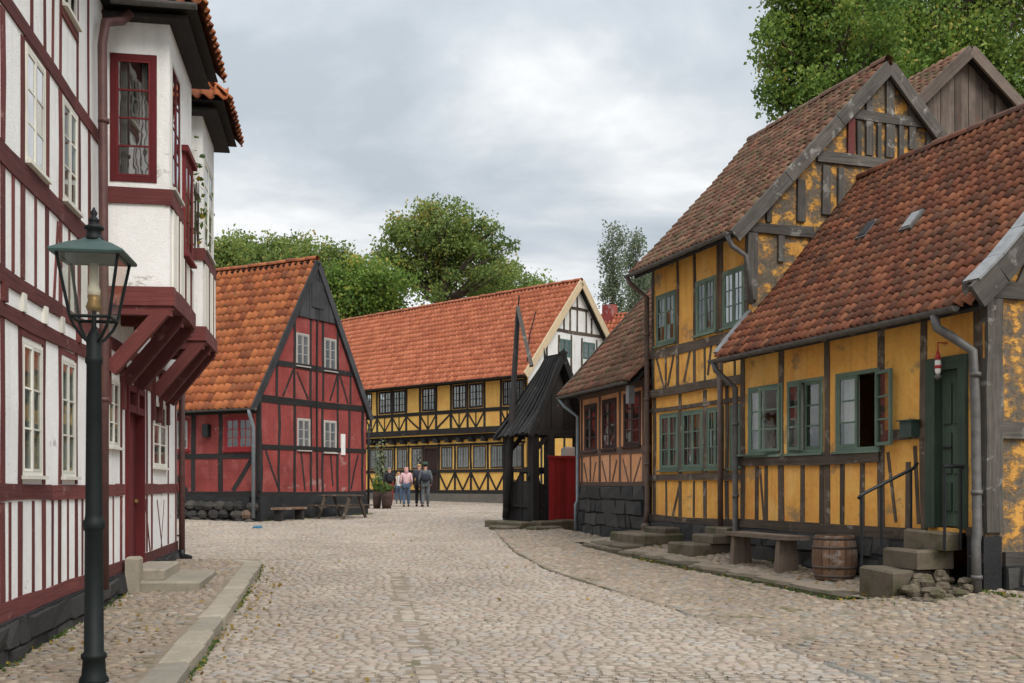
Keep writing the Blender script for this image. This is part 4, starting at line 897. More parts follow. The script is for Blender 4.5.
for (z0, z1, fr, pr) in ((5.04, 4.88, FU, .03), (6.32, 6.24, FU, .03), (6.6, 6.42, FU, .04), (4.18, 3.92, FU, .05), (3.90, 3.66, FLw, .12), (3.50, 3.40, FLw, .03), (2.30, 2.14, FLw, .035), (1.33, 1.15, FLw, .04)): rail(H, fr, K, 0.0, FLn, z1, z0, proud=pr)
for x in (366, 377.2, 392.2, 406.3, 420.3, 436.2, 451, 467.6, 484.5, 501, 513.5, 525.5): posts(H, FU, K, [x], 4.18, 4.9, .15); posts(H, FU, K, [x], 5.04, 6.5, .15)
for x in (369, 381.3, 394.6, 408.9, 423.6, 439, 455, 471, 488, 505, 523): posts(H, FLw, K, [x], 1.33, 2.14, .14); posts(H, FLw, K, [x], 2.3, 3.5, .14)
for i, (a, b) in enumerate(zip((366, 377.2, 392.2, 406.3, 420.3, 436.2, 451, 467.6, 501, 513.5), (377.2, 392.2, 406.3, 420.3, 436.2, 451, 467.6, 484.5, 513.5, 525.5))):
    u0, u1 = FU.u(a), FU.u(b); m = (u0+u1)/2
    if i in (3, 5): beam(H, 'brace', K, FU, (u0, 4.9) if i == 3 else (u1, 4.9), (u1, 4.2) if i == 3 else (u0, 4.2), .09, .02)
    else: beam(H, 'brace', K, FU, (u0, 4.9), (m, 4.2), .09, .012); beam(H, 'brace', K, FU, (u1, 4.9), (m, 4.2), .09, .009); beam(H, 'stud', K, FU, (m, 4.2), (m, 4.9), .06, .024)
for i, (a, b) in enumerate(zip((369, 381.3, 394.6, 408.9, 439, 455, 471, 488, 505), (381.3, 394.6, 408.9, 423.6, 455, 471, 488, 505, 523))):
    u0, u1 = FLw.u(a), FLw.u(b); m = (u0+u1)/2; beam(H, 'brace', K, FLw, (u0, 2.14), (m, 1.33), .10, .02); beam(H, 'brace', K, FLw, (u1, 2.14), (m, 1.33), .10, .017)
for k in range(18): u = .4+k*.8; mb = MB(); mb.fbox(FLw, u-.08, u+.08, 3.55, 3.75, 0, .34); build('joist_end', mb, K, H)
for i, w in enumerate(uwin): window(H, FU, *w, 'brown_frame', 'brown_frame', cas=2, cols=2, rows=3, fw=.05, cw=.04, mw=.03, far=True, cur=[(0, .22, 0), (.78, 1, 0)] if i % 2 else [(.1, .25, .0)], sill=False)
for i, w in enumerate(lwins): window(H, FLw, *w, 'brown_frame', 'dim_frame', cas=2, cols=2, rows=3, fw=.05, cw=.035, mw=.022, far=True, cur=[(0, .25, 0), (.75, 1, 0)] if i % 2 else [(.7, .95, .0)], sill=False)
for w in fgw: window(H, FG, *w, 'teal_frame', 'teal_frame', cas=2, cols=1, rows=3, fw=.05, far=True, cur=[(.2, .8, 0)], sill=False)
mb = MB(); a, b, z0, z1 = ldoor; mb.fbox(FLw, a, a+.08, z0, z1, -.1, .03); mb.fbox(FLw, b-.08, b, z0, z1, -.1, .03); mb.fbox(FLw, a+.08, b-.08, z1-.08, z1, -.1, .03); dr = build('door', mb, 'maroon_frame', H)
for k in range(4): x0 = a+.08+(b-a-.16)*k/4; mb = MB(); mb.fbox(FLw, x0+.005, x0+(b-a-.16)/4-.005, z0, z1-.08, -.08, -.03); build('plank', mb, 'maroon_frame', dr)
GT = 'grey_wood'
for (x, y0, y1) in ((546.5, 345, 372), (559, 335, 375), (571.3, 335, 377), (582, 338, 378), (596.5, 340, 380), (577, 290, 334), (564, 310, 331), (570, 309, 332), (586, 312, 336), (591.5, 318, 337)):
    u = FG.u(x); beam(H, 'post', GT, FG, (u, FG.z(x, y1)), (u, FG.z(x, y0)), .12)
for (xa, xb, y0, y1) in ((551, 602, 334.5, 331.2), (566, 588, 310.5, 307.8)):
    rail(H, FG, GT, FG.u(xa), FG.u(xb), FG.z(577, y0), FG.z(577, y1))
beam(H, 'rail', GT, FG, (.1, 6.0), (FGw-.1, 6.0), .2, .03)
eo, ov = .5, .3; zeo = ZE-.3
E0, E1 = FG.P(-eo, zeo, -FLn-.2), FG.P(-eo, zeo, ov); R0, R1 = FG.P(FGw/2, ZA+.1, -FLn-.2), FG.P(FGw/2, ZA+.1, ov); B0, B1 = FG.P(FGw+eo, zeo, -FLn-.2), FG.P(FGw+eo, zeo, ov)
rf = roof_deck(H, E0, E1, R0, R1, B0, B1, 'black_wood'); tile_patch(rf, E0, E1, R0, R1, .24, .34, 'tile_far', 0, sag=.06); tile_patch(rf, B1, B0, R1, R0, .4, .5, 'tile_far', 0)
ridge_tiles(rf, R0+Vector((0,0,.04)), R1+Vector((0,0,.04)), 'tile_far')
for (a, b) in ((FG.P(-eo, zeo-.02, ov+.03), FG.P(FGw/2, ZA+.02, ov+.03)), (FG.P(FGw+eo, zeo-.02, ov+.03), FG.P(FGw/2, ZA+.02, ov+.03))): beam3(H, 'bargeboard', 'cream_wood', a, b, .05, .32, FG.n.cross(Vector(b)-Vector(a)))
gutter(H, FU.P(-.3, zeo+.0, eo+.08), FU.P(FLn, zeo+.0, eo+.08), .07, 'iron')

# ------------------------------------------------------------------ salmon cottage with black plinth
PK = Fr((1.64, 25.33), (.2848, -.9586), (-.9586, -.2848)); PKG = Fr((1.64, 25.33), (.9586, .2848), (-.2848, .9586)); PL = 4.05; PW = 2.6
H = thing('salmon_cottage', 'salmon cottage with dark windows and tall black plinth beside the well', 'house', (1.64, 25.33, .42))
pz = lambda x, y: PK.z(x, y)
zpt = pz(610, 486.0); zrl = pz(610, 455); zrh = pz(610, 448.5); zet = 4.05
pw = [(PK.u(a), PK.u(b), pz((a+b)/2, y1), pz((a+b)/2, y0)) for a, b, y0, y1 in ((584.6, 597.2, 404, 451.5), (602.4, 616.6, 398.8, 449), (623.8, 641, 392.5, 446))]
wall(H, 'wall', 'pink_plaster', PK, 0, PL, zpt, zet, pw)
wall(H, 'end_wall', 'pink_plaster', PKG, 0.004, 2*PW, .3, 7.0, (), [(-1.05, 1, zet), (1.05, 1, zet+1.05*2*PW)])
mb = MB(); mb.fbox(PK, -.05, PL, 0, zpt, -.3, .05); pl = build('plinth', mb, 'black_tar', H); plinth_blocks(pl, PK, -.05, PL, .35, zpt, 4, .55, .07)
mb = MB(); mb.fbox(PK, .2, PL+2, .3, zet, -2*PW, -2*PW+.15); build('back_wall', mb, 'pink_plaster', H)
PT = 'pinkish_wood'
rail(H, PK, PT, 0, PL, zrl, zrh); rail(H, PK, PT, 0, PL, zpt, zpt+.1); rail(H, PK, PT, 0, PL, 3.62, 3.78)
posts(H, PK, PT, [582, 599.8, 620, 643.5], zpt+.1, zrl, .11); posts(H, PK, PT, [582, 599.8, 620, 643.5], zrh, 3.62, .11)
posts(H, PK, PT, [590.5, 610, 631], zpt+.1, zrl, .07, 'stud')
for p, q in (((584, 463), (588, 484)), ((596, 462), (592.5, 484)), ((602, 461), (607, 484)), ((617, 460), (612, 484)), ((623, 459), (629, 483)), ((641, 457), (633.5, 483))): brace(H, PK, PT, p, q, .06)
for w in pw: window(H, PK, *w, 'maroon_frame', 'maroon_frame', cas=2, cols=1, rows=4, fw=.05, cw=.045, mw=.03, cur=[(0, .25, 0), (.75, 1, .0)])
s_ = 1.10; eo = .42; zeo = 3.72
E0, E1 = PK.P(-.35, zeo, eo), PK.P(PL+.1, zeo, eo); R0, R1 = PK.P(-.45, zeo+s_*(PW+eo), -PW), PK.P(PL+.1, zeo+s_*(PW+eo), -PW); B0, B1 = PK.P(-.35, zeo, -2*PW-eo), PK.P(PL+.1, zeo, -2*PW-eo)
rf = roof_deck(H, E0, E1, R0, R1, B0, B1, 'black_wood'); tile_patch(rf, E0, E1, R0, R1, .17, .22, 'tile_brown', 300, sag=.06); ridge_tiles(rf, R0, R1, 'tile_brown')
beam3(H, 'bargeboard', 'grey_wood', E0+Vector((0,0,-.04)), R0+Vector((0,0,-.04)), .05, .2, PKG.n.cross(R0-E0))
for k in range(6): u = .1+k*.75; beam3(H, 'rafter_end', 'black_wood', PK.P(u, zeo+.16, 0), PK.P(u, zeo-.04, eo-.03), .1, .12)
gutter(H, PK.P(-.3, zeo-.02, eo+.05), PK.P(PL-.1, zeo-.02, eo+.05), .055, 'dull_zinc')
pipe(H, [PK.P(-.2, zeo-.06, eo+.05), PK.P(-.08, zeo-.25, eo-.05), PK.P(.10, zeo-.5, .10), PK.P(.10, 1.2, .10), PK.P(.10, 1.1, .15), PK.P(.10, .5, .15)], .04, 'blue_pipe')
mb = MB(); mb.fbox(PK, PL-.30, PL-.14, 3.25, 3.62, .25, .38); build('alarm_box', mb, 'zinc', H)

# ------------------------------------------------------------------ tall yellow house
TW = Fr((2.82, 21.13), CWd, CWn); TG = Fr((4.04, 17.67), (.9427, .3337), (.3337, -.9427)); TL = 3.67; Tw = 2.71; TZ = 6.15; TA = 8.98
H = thing('tall_yellow_house', 'narrow two-storey yellow half-timbered house with green windows and mossy roof', 'house', (2.82, 21.13, .45))
tz = lambda x, y: TW.z(x, y)
def twin(a, b, y0, y1): return (TW.u(a), TW.u(b), tz((a+b)/2, y1), tz((a+b)/2, y0))
tu = [twin(656, 676, 293, 343), twin(696.2, 716, 279.5, 334.5), twin(723, 745, 267, 326)]
tl = [twin(660, 679, 414.5, 470.3), twin(682, 703.5, 410, 469.7), twin(707, 724, 406.5, 468.8), twin(730, 741, 403, 468)]
zmn = sum(w[2] for w in tu)/3; zmx = sum(w[3] for w in tu)/3; tu = [(a, b, zmn, zmx) for a, b, _, _ in tu]
zl0 = sum(w[2] for w in tl)/4; zl1 = sum(w[3] for w in tl)/4; tl = [(a, b, zl0, zl1) for a, b, _, _ in tl]
zsl = tz(690, 523); zsh = tz(690, 517)
wall(H, 'wall', 'yellow_plaster', TW, 0, TL, zsh-.02, TZ+.1, tu+tl)
slt = (TA-TZ)/Tw; clipT = [(-slt, 1, TZ), (slt, 1, TZ+slt*2*Tw)]
wall(H, 'gable_wall', 'yellow_worn', TG, 0.003, 2*Tw, .2, TA, (), clipT)
mb = MB(); mb.fbox(TW, 0, TL, .1, TZ, -2*Tw, -2*Tw+.15); mb.fbox(TW, .0, .15, .1, TZ, -2*Tw+.15, -.17); mb.fbox(TW, .0, .15, TZ, TZ+1.4, -2*Tw+1.3, -1.3); mb.fbox(TW, .15, TL-.17, 3.1, 3.3, -2*Tw+.16, -.17); build('back_wall', mb, 'yellow_plaster', H)
mb = MB(); mb.fbox(TW, 0, TL, 0, zsl, -.2, .05); pl = build('plinth', mb, 'black_tar', H); plinth_blocks(pl, TW, 0, TL, .25, zsl-.01, 2, .5, .06)
GT = 'grey_wood'
for (y0, y1, pr) in ((524, 516.5, .05), (481, 474.5, .045)): rail(H, TW, GT, -.02, TL, tz(690, y0), tz(690, y1), proud=pr)
zlr = tz(690, 474.5); zur0, zur1 = zmn-.24, zmn-.06
rail(H, TW, GT, -.02, TL, zur0, zur1); zj1, zj0 = tz(660, 389.5), tz(660, 397.5); rail(H, TW, GT, -.04, TL, zj0, zj1, proud=.075); rail(H, TW, GT, -.02, TL, zl1+.05, zl1+.13, proud=.03); rail(H, TW, GT, -.02, TL, TZ-.14, TZ, proud=.05)
lo = [654.5, 680.3, 705.2, 727, 745]; hi = [653.5, 677.6, 694.6, 718, 721.5, 747]
posts(H, TW, GT, lo, zsh, tz(690, 481), .11); posts(H, TW, GT, lo, zlr, zj0, .11)
posts(H, TW, GT, hi, zj1, zur0, .10); posts(H, TW, GT, hi, zur1, TZ-.14, .10)
posts(H, TW, GT, [666.5, 694], zsh, tz(690, 481), .06, 'stud'); posts(H, TW, GT, [666, 705, 735], zj1, zur0, .06, 'stud')
for p, q in (((656, 356), (664, 388)), ((674, 354), (668, 386)), ((691, 346), (684, 382)), ((712, 340), (708, 375)), ((680, 484), (673, 516))): brace(H, TW, GT, p, q, .07)
for i, w in enumerate(tu): window(H, TW, *w, 'green_frame', 'green_frame', cas=2, cols=2, rows=3, fw=.05, cw=.042, mw=.02, cur=[(0, .35, 0), (.68, 1, .1)] if i else [(0, 1, .6)], glass='bright_glass' if i == 2 else 'glass')
for i, w in enumerate(tl): window(H, TW, *w, 'green_frame', 'green_frame', cas=2 if i < 3 else 1, cols=2, rows=3, fw=.05, cw=.042, mw=.02, cur=[(0, .4, 0), (.55, 1, .0)])
SG = 'silver_wood'
gzz = lambda x, y: TG.z(x, y)
for (xa, xb, y) in ((742, 812, 229), (816, 905, 161), (848, 930, 118)): rail(H, TG, SG, TG.u(xa), TG.u(xb), gzz((xa+xb)/2, y)-.1, gzz((xa+xb)/2, y)+.08, proud=.06)
for (x, y0, y1, w) in ((751.5, 233, 300, .2), (800, 180, 222, .16), (825, 166, 215, .16), (850, 112, 156, .14), (868.5, 95, 156, .15), (888.5, 72, 158, .17), (911, 100, 150, .13), (928, 115, 150, .12), (840, 168, 220, .13), (858, 122, 158, .09), (878, 122, 160, .08), (900, 122, 158, .1), (780, 236, 262, .12), (768, 205, 223, .1), (812, 232, 252, .1)):
    u = TG.u(x); top = min(TZ+slt*u, TZ+slt*(2*Tw-u))-.05; beam(H, 'post', SG if x != 850 else RW, TG, (u, gzz(x, y1)), (u, min(gzz(x, y0), top)), w, .05)
eo = .45; zeo = 5.80; ra = TA+.06
E0, E1 = TW.P(-.02, zeo, eo), TW.P(TL+.15, zeo, eo); R0, R1 = TW.P(-.65, ra-.05, -Tw), TW.P(TL+.1, ra, -Tw); B0, B1 = TW.P(-.15, zeo, -2*Tw-eo), TW.P(TL+.15, zeo, -2*Tw-eo)
rf = roof_deck(H, E0, E1, R0, R1, B0, B1, 'black_wood'); tile_patch(rf, E0, E1, R0, R1,   .165, .215, 'tile_brown', 300, sag=.07); tile_patch(rf, B1, B0, R1, R0, .3, .4, 'tile_brown', 0)
ridge_tiles(rf, R0+Vector((0,0,.03)), R1+Vector((0,0,.03)), 'tile_brown', .1)
for (a, b, k) in ((E1, R1, 0), (B1, R1, 1)):
    for q in range(3):
        A = Vector(a).lerp(Vector(b), q/3)+TG.n*.03+Vector((0,0,-.10)); B = Vector(a).lerp(Vector(b), (q+1)/3-.003)+TG.n*.03+Vector((0,0,-.10)); beam3(H, 'bargeboard', SG, A, B, .06, .23, TG.n.cross(B-A))
for k in range(8): u = .05+k*.5; beam3(H, 'rafter_end', 'black_wood', TW.P(u, zeo+.24, 0), TW.P(u, zeo-.02, eo-.03), .1, .13)
gutter(H, TW.P(-.15, zeo-.02, eo+.06), TW.P(TL+.1, zeo-.02, eo+.06), .06, 'dull_zinc')
pipe(H, [TW.P(-.1, zeo-.05, eo+.06), TW.P(-.08, zeo-.18, eo), TW.P(.0, zeo-.45, .12), TW.P(.02, 1.05, .12), TW.P(.02, .8, .16)], .05, 'brown_pipe', rings=[TW.P(.01, z, .12) for z in (4.6, 3.3, 2.0)])
mb = MB(); mb.lathe(TW.P(.02, .56, .16), [(.08, 0), (.09, .2), (.06, .26)], 10); build('pipe_base', mb, 'brown_pipe', H)
pipe(H, [TW.P(TL+.05, zeo-.05, eo+.06), TW.P(TL+.1, zeo-.25, eo), TW.P(TL+.12, zeo-.4, .2), TW.P(TL+.13, 4.6, .1)], .045, 'dull_zinc')
pipe(H, [TW.P(TW.u(727), 3.6, .14), TW.P(TW.u(728.5), .55, .16)], .05, 'brown_pipe', 'wall_pole')

# ------------------------------------------------------------------ low yellow cottage with the green door
CW = Fr((3.82, 17.53), CWd, CWn); CG = Fr((5.62, 12.47), (.9427, .3337), (.3337, -.9427)); CL = 5.37; Cw = 2.45
H = thing('low_yellow_cottage', 'low yellow half-timbered cottage with green door and dark red pantiles', 'house', (3.82, 17.53, .3))
cz = lambda x, y: CW.z(x, y)
CZ = 3.95; CA = 6.86
cwn = []
for (a, b, y0, y1) in ((748.5, 783, 387, 455.5), (787.5, 823.5, 379, 453.3), (836, 880.5, 369, 450)): cwn.append([CW.u(a), CW.u(b), cz((a+b)/2, y1), cz((a+b)/2, y0)])
w0 = sum(w[2] for w in cwn)/3; w1 = sum(w[3] for w in cwn)/3
cwn = [(a, b, w0, w1) for a, b, _, _ in cwn]
cdoor = (CW.u(929), CW.u(968.5), cz(948, 528), cz(948, 357))
csill1, csill0 = cz(820, 523), cz(820, 533)
wall(H, 'wall', 'yellow_plaster', CW, 0, CL, csill1-.02, CZ, cwn+[cdoor])
slc = (CA-CZ)/Cw; clipC = [(-slc, 1, CZ), (slc, 1, CZ+slc*2*Cw)]
wall(H, 'gable_wall', 'yellow_worn', CG, 0.004, 2*Cw, .5, CA, (), clipC)
mb = MB(); mb.fbox(CW, 0, CL, .1, CZ, -2*Cw, -2*Cw+.15); mb.fbox(CW, 0, .12, .1, CZ, -2*Cw+.15, -.17); build('back_wall', mb, 'yellow_plaster', H)
mb = MB(); mb.fbox(CW, -.05, cdoor[0]-.05, -.1, csill0-.003, -.2, .07); mb.fbox(CW, cdoor[1]+.05, CL+.06, -.1, csill0+.1, -.2, .07); mb.fbox(CG, .24, 2*Cw, -.1, .62, -.2, .08); pl = build('plinth', mb, 'black_tar', H); plinth_blocks(pl, CW, .0, cdoor[0]-.06, .1, csill0-.01, 3, .5, .085); plinth_blocks(pl, CG, .24, 2.2, .1, .6, 2, .5, .09)
mb = MB(); mb.fbox(CW, .0, CL, CZ-.14, CZ, -.1, .06); build('wall_plate', mb, 'grey_wood', H)
zr0, zr1 = cz(820, 464.5), cz(820, 453.3)
for (a, b) in ((0, CW.u(881)), ): rail(H, CW, GT, a, b, zr0, zr1, proud=.05)
rail(H, CW, GT, CW.u(883), cdoor[0], cz(905, 440), cz(905, 429), proud=.035)
rail(H, CW, GT, 0, cdoor[0]-.02, csill0, csill1, proud=.06); rail(H, CW, GT, cdoor[1]+.02, CL, csill0+.1, csill1+.06, proud=.06)
cp = [743, 781.5, 827.5, 882, 925, 977]
posts(H, CW, GT, cp, csill1, CZ-.14, .13)
posts(H, CW, GT, [757, 766.5, 803, 822, 842.5, 862.5, 908], csill1, zr0, .10, 'stud'); 
for p_, q_ in (((760, 468), (764, 520)), ((888, 452), (896, 522)), ((915, 446), (919, 524))): brace(H, CW, GT, p_, q_, .06)
for i, w in enumerate(cwn):
    window(H, CW, *w, 'green_frame', 'green_frame', cas=2, cols=1, rows=3, fw=.05, cw=.05, mw=.024, opened={1: 168} if i == 2 else ({1: 14} if i == 0 else {0: 10}),
           cur=[[(0, .3, 0), (.7, 1, 0)], [(0, .3, .0)], [(.02, .42, 0)]][i])
# the door
a, b, z0, z1 = cdoor; mb = MB()
for (q0, q1, y0, y1) in ((a, a+.16, z0, z1), (b-.12, b, z0, z1), (a+.16, b-.12, z1-.16, z1)): mb.fbox(CW, q0, q1, y0, y1, -.13, .06)
dr = build('door', mb, 'green_door', H)
dw = (b-.12)-(a+.16)
mb = MB(); mb.fbox(CW, a+.165, b-.125, z0+.02, z1-.165, -.11, -.06); build('leaf', mb, 'green_door', dr)
for (p0, p1, y0, y1) in ((.1, .46, .1, .28), (.1, .46, .34, .60), (.54, .9, .1, .28), (.54, .9, .34, .60), (.1, .46, .66, .92), (.54, .9, .66, .92)):
    mb = MB(); hh = z1-.165-z0-.02; mb.fbox(CW, a+.165+dw*p0, a+.165+dw*p1, z0+.02+hh*y0, z0+.02+hh*y1, -.06, -.035); build('panel', mb, 'green_door', dr)
mb = MB(); p = CW.P(a+.24, z0+1.0, -.02); mb.tube([p, p+CW.d*.12], .012, 6); mb.tube([p-CW.n*.05, p+CW.n*.01], .012, 6); build('handle', mb, 'iron', dr)
# corner timbers of the gable end
beam(H, 'post', 'silver_wood', CG, (.10, csill1), (.10, CZ-.1), .24, .05); beam(H, 'rail', 'silver_wood', CG, (.2, 2.25), (3.5, 2.25), .2, .05); beam(H, 'rail', 'silver_wood', CG, (-.3, 3.92), (3.9, 3.92), .2, .06)
beam(H, 'post', 'silver_wood', CG, (1.3, .62), (1.3, 3.8), .16, .045); beam(H, 'post', 'silver_wood', CG, (2.4, .62), (2.4, 6.6), .16, .045); beam(H, 'brace', 'silver_wood', CG, (.5, 3.95), (1.0, 4.9), .16, .04)
rail(H, CG, 'silver_wood', .26, 4.8, .60, .78, proud=.05)
eo = .36; zeo = 3.70; ra = CA+.07
E0, E1 = CW.P(-.12, zeo, eo), CW.P(CL+.22, zeo, eo); R0, R1 = CW.P(-.12, ra, -Cw), CW.P(CL+.28, ra, -Cw); B0, B1 = CW.P(-.12, zeo, -2*Cw-eo), CW.P(CL+.22, zeo, -2*Cw-eo)
rf = roof_deck(H, E0, E1, R0, R1, B0, B1, 'black_wood'); tile_patch(rf, E0, E1, R0, R1, .148, .192, 'tile_red', 300, sag=.08); tile_patch(rf, B1, B0, R1, R0, .3, .4, 'tile_red', 0)
ridge_tiles(rf, R0+Vector((0,0,.03)), R1+Vector((0,0,.03)), 'tile_red', .10)
# verge boards; the near one sweeps out at its foot
for (A, B, m, w, d) in ((E0, R0, 'zinc', .13, .10),):
    A, B = Vector(A)+Vector((0,0,.07))-CW.d*.04, Vector(B)+Vector((0,0,.07))-CW.d*.04
    for q in range(6): beam3(H, 'verge_flashing', m, A.lerp(B, q/6), A.lerp(B, (q+1)/6-.002), w, d+rnd.uniform(-.01, .01), CG.n.cross(B-A))
sw = lambda t: -.22*(1-t)**4*0 + .16*math.exp(-t*7)
for q in range(8):
    t0, t1 = q/8, (q+1)/8-.002; A = Vector(E1).lerp(Vector(R1), t0)+Vector((0,0,sw(t0)-.10))+CG.n*.03; B = Vector(E1).lerp(Vector(R1), t1)+Vector((0,0,sw(t1)-.10))+CG.n*.03
    beam3(H, 'bargeboard', 'silver_wood', A, B, .06, .30, CG.n.cross(B-A)); beam3(H, 'verge_flashing', 'zinc', A+Vector((0,0,.2))-CG.n*.08, B+Vector((0,0,.2))-CG.n*.08, .26, .03, CG.n.cross(B-A))
for k in range(9): u = .1+k*.64; beam3(H, 'rafter_end', 'grey_wood', CW.P(u, zeo+.20, 0), CW.P(u, zeo-.02, eo-.03), .11, .14)
gutter(H, CW.P(-.25, zeo-.03, eo+.07), CW.P(CL+.0, zeo-.01, eo+.07), .065, 'dull_zinc')
# roof lights
for (px, py, op) in ((868, 231, 1), (913, 222, 0)):
    k = (px-CX)/F; kz = (HZ-py)/F; n_ = (Vector(E1)-Vector(E0)).cross(Vector(R0)-Vector(E0)).normalized(); ray = Vector((k, 1, kz)); o_ = Vector((0, 0, EYE))
    t = (Vector(E0)-o_).dot(n_)/ray.dot(n_); p = o_+ray*t+n_*.07; ex = (Vector(E1)-Vector(E0)).normalized(); ey = n_.cross(ex)
    mb = MB(); q = [p-ex*.12-ey*.19, p+ex*.12-ey*.19, p+ex*.12+ey*.19, p-ex*.12+ey*.19]; mb.box8([v-n_*.14 for v in q]+[v-n_*.02 for v in q]); sk = build('roof_light', mb, 'dull_zinc', rf)
    mb = MB(); q = [p-ex*.09-ey*.15, p+ex*.09-ey*.15, p+ex*.09+ey*.15, p-ex*.09+ey*.15]; mb.box8([v-n_*.02 for v in q]+[v-n_*.005 for v in q]); build('roof_light_pane', mb, 'iron' if op else 'zinc', rf)
cpipe = lambda x, y, o: CW.P(CW.u(x), cz(x, y), o)
pipe(H, [CW.P(CL-.35, zeo-.06, eo+.07), CW.P(CL-.33, zeo-.22, eo+.05), CW.P(CL-.22, zeo-.33, .30), CW.P(CL-.06, zeo-.52, .12), CW.P(CL-.03, 2.6, .11), CW.P(CL+.0, 1.02, .11), CW.P(CL+.03, .90, .16), CW.P(CL+.06, .28, .17)], .055, 'dull_zinc', rings=[CW.P(CL-.03, 2.9, .11), CW.P(CL-.01, 1.5, .11), CW.P(CL+.05, .5, .165)])
pipe(H, [CW.P(-.15, zeo-.07, eo+.07), CW.P(-.12, zeo-.2, eo+.05), CW.P(.02, zeo-.5, .12), CW.P(.03, .5, .12), CW.P(.0, .42, .2)], .05, 'dull_zinc', rings=[CW.P(.03, z, .12) for z in (2.6, 1.4)])
mb = MB(); mb.fbox(CW, -.15, .9, cz(750, 456), cz(750, 454.4), .05, .13); build('iron_bar', mb, 'green_frame', H)
o = MB(); u0, u1 = CW.u(910), CW.u(922); o.fbox(CW, u0, u1, cz(916, 437), cz(916, 421.5), .04, .17); bx = build('letter_box', o, 'box_green', H)
mb = MB(); mb.fbox(CW, u0-.02, u1+.02, cz(916, 421.4), cz(916, 420), .03, .20); build('box_lid', mb, 'box_green', bx)
wl = thing('wall_lamp', 'small red and white lantern on a bracket above the green cottage door', 'lamp', CW.P(CW.u(947), 3.12, .12))
p = CW.P(CW.u(947), 3.05, .14)
mb = MB(); mb.lathe(p, [(.02, -.1), (.035, -.06), (.038, .06), (.03, .09)], 10); build('glass_body', mb, 'white_paint', wl, True)
mb = MB(); mb.lathe(p, [(.04, .09), (.03, .14), (.012, .2)], 10); build('cap', mb, 'red_paint', wl, True)
mb = MB(); mb.lathe(p, [(.015, -.16), (.045, -.13), (.04, -.1)], 10); build('base', mb, 'dull_zinc', wl, True)
mb = MB(); mb.tube([CW.P(CW.u(947), 3.35, .0), CW.P(CW.u(947), 3.35, .14), p+Vector((0,0,.2))], .009, 6); build('bracket', mb, 'red_paint', wl)
mb = MB(); mb.lathe(p, [(.0395, -.02), (.0395, .02)], 10); build('band', mb, 'red_paint', wl, True)

# ------------------------------------------------------------------ grey boarded building behind
KG = Fr((8.9, 24.0), (.9427, .3337), (.3337, -.9427)); 
H = thing('boarded_barn', 'weathered grey boarded gable behind the low cottage roof', 'barn', (8.9, 24, 1))
k0, k1, km = KG.u(919), KG.u(1009), KG.u(963); kzA = KG.z(963, 54); kz1 = KG.z(919, 92)
ks = (kzA-kz1)/(km-k0); clipK = [(-ks, 1, kz1-ks*k0), (ks, 1, kz1+ks*(2*km-k0))]
n = 13
for k in range(n):
    x0, x1 = k0+(k1-k0)*k/n, k0+(k1-k0)*(k+1)/n; o = .012*(k % 2)+rnd.uniform(0, .006); pts = clip_poly([(x0+.005, 6.0), (x1-.005, 6.0), (x1-.005, kzA), (x0+.005, kzA)], clipK)
    if len(pts) < 3 or k == 10: continue
    mb = MB(); mb.poly([KG.P(a, b, o) for a, b in pts]); mm = len(pts)
    for i in range(mm): a, b = pts[i], pts[(i+1) % mm]; mb.quad(KG.P(*a, o), KG.P(*a, -.03), KG.P(*b, -.03), KG.P(*b, o))
    # grain runs up the board
    mb.uv = [[(v[2], (Vector(v)-KG.p0).dot(KG.d)) for v in (mb.v[i] for i in f)] for f in mb.f]; build('board', mb, 'board_wood', H)
wall(H, 'wall', 'board_wood', KG, k0, k1, 1, kzA, (), clipK).location.z -= .0
H.children[-1].location = (-KG.n.x*.05, -KG.n.y*.05, 0)
mb = MB(); mb.fbox(KG, k0, k0+.15, 1, kz1, -7, -.3); mb.fbox(KG, k1-.15, k1, 1, kz1-.2, -7, -.3); mb.fbox(KG, k0, k1, 1, kz1-.3, -7.2, -7); build('side_wall', mb, 'board_wood', H)
ov = .25; kl_ = k0-.22; kh = k1+.5
E0, E1 = KG.P(kl_, kz1-.25, -7.2), KG.P(kl_, kz1-.25, ov); R0, R1 = KG.P(km, kzA+.06, -7.2), KG.P(km, kzA+.06, ov); B0, B1 = KG.P(kh, kzA-(kh-km)*ks*.86, -7.2), KG.P(kh, kzA-(kh-km)*ks*.86, ov)
rf = roof_deck(H, E0, E1, R0, R1, B0, B1, 'black_wood'); tile_patch(rf, E0, E1, R0, R1, .25, .3, 'tile_brown', 0); tile_patch(rf, B1, B0, R1, R0, .25, .3, 'tile_brown', 0)
for (a, b) in ((E1, R1), (B1, R1)): A, B = Vector(a)+KG.n*.03-Vector((0,0,.08)), Vector(b)+KG.n*.03-Vector((0,0,.08)); beam3(H, 'bargeboard', 'board_wood', A, B, .06, .26, KG.n.cross(B-A))

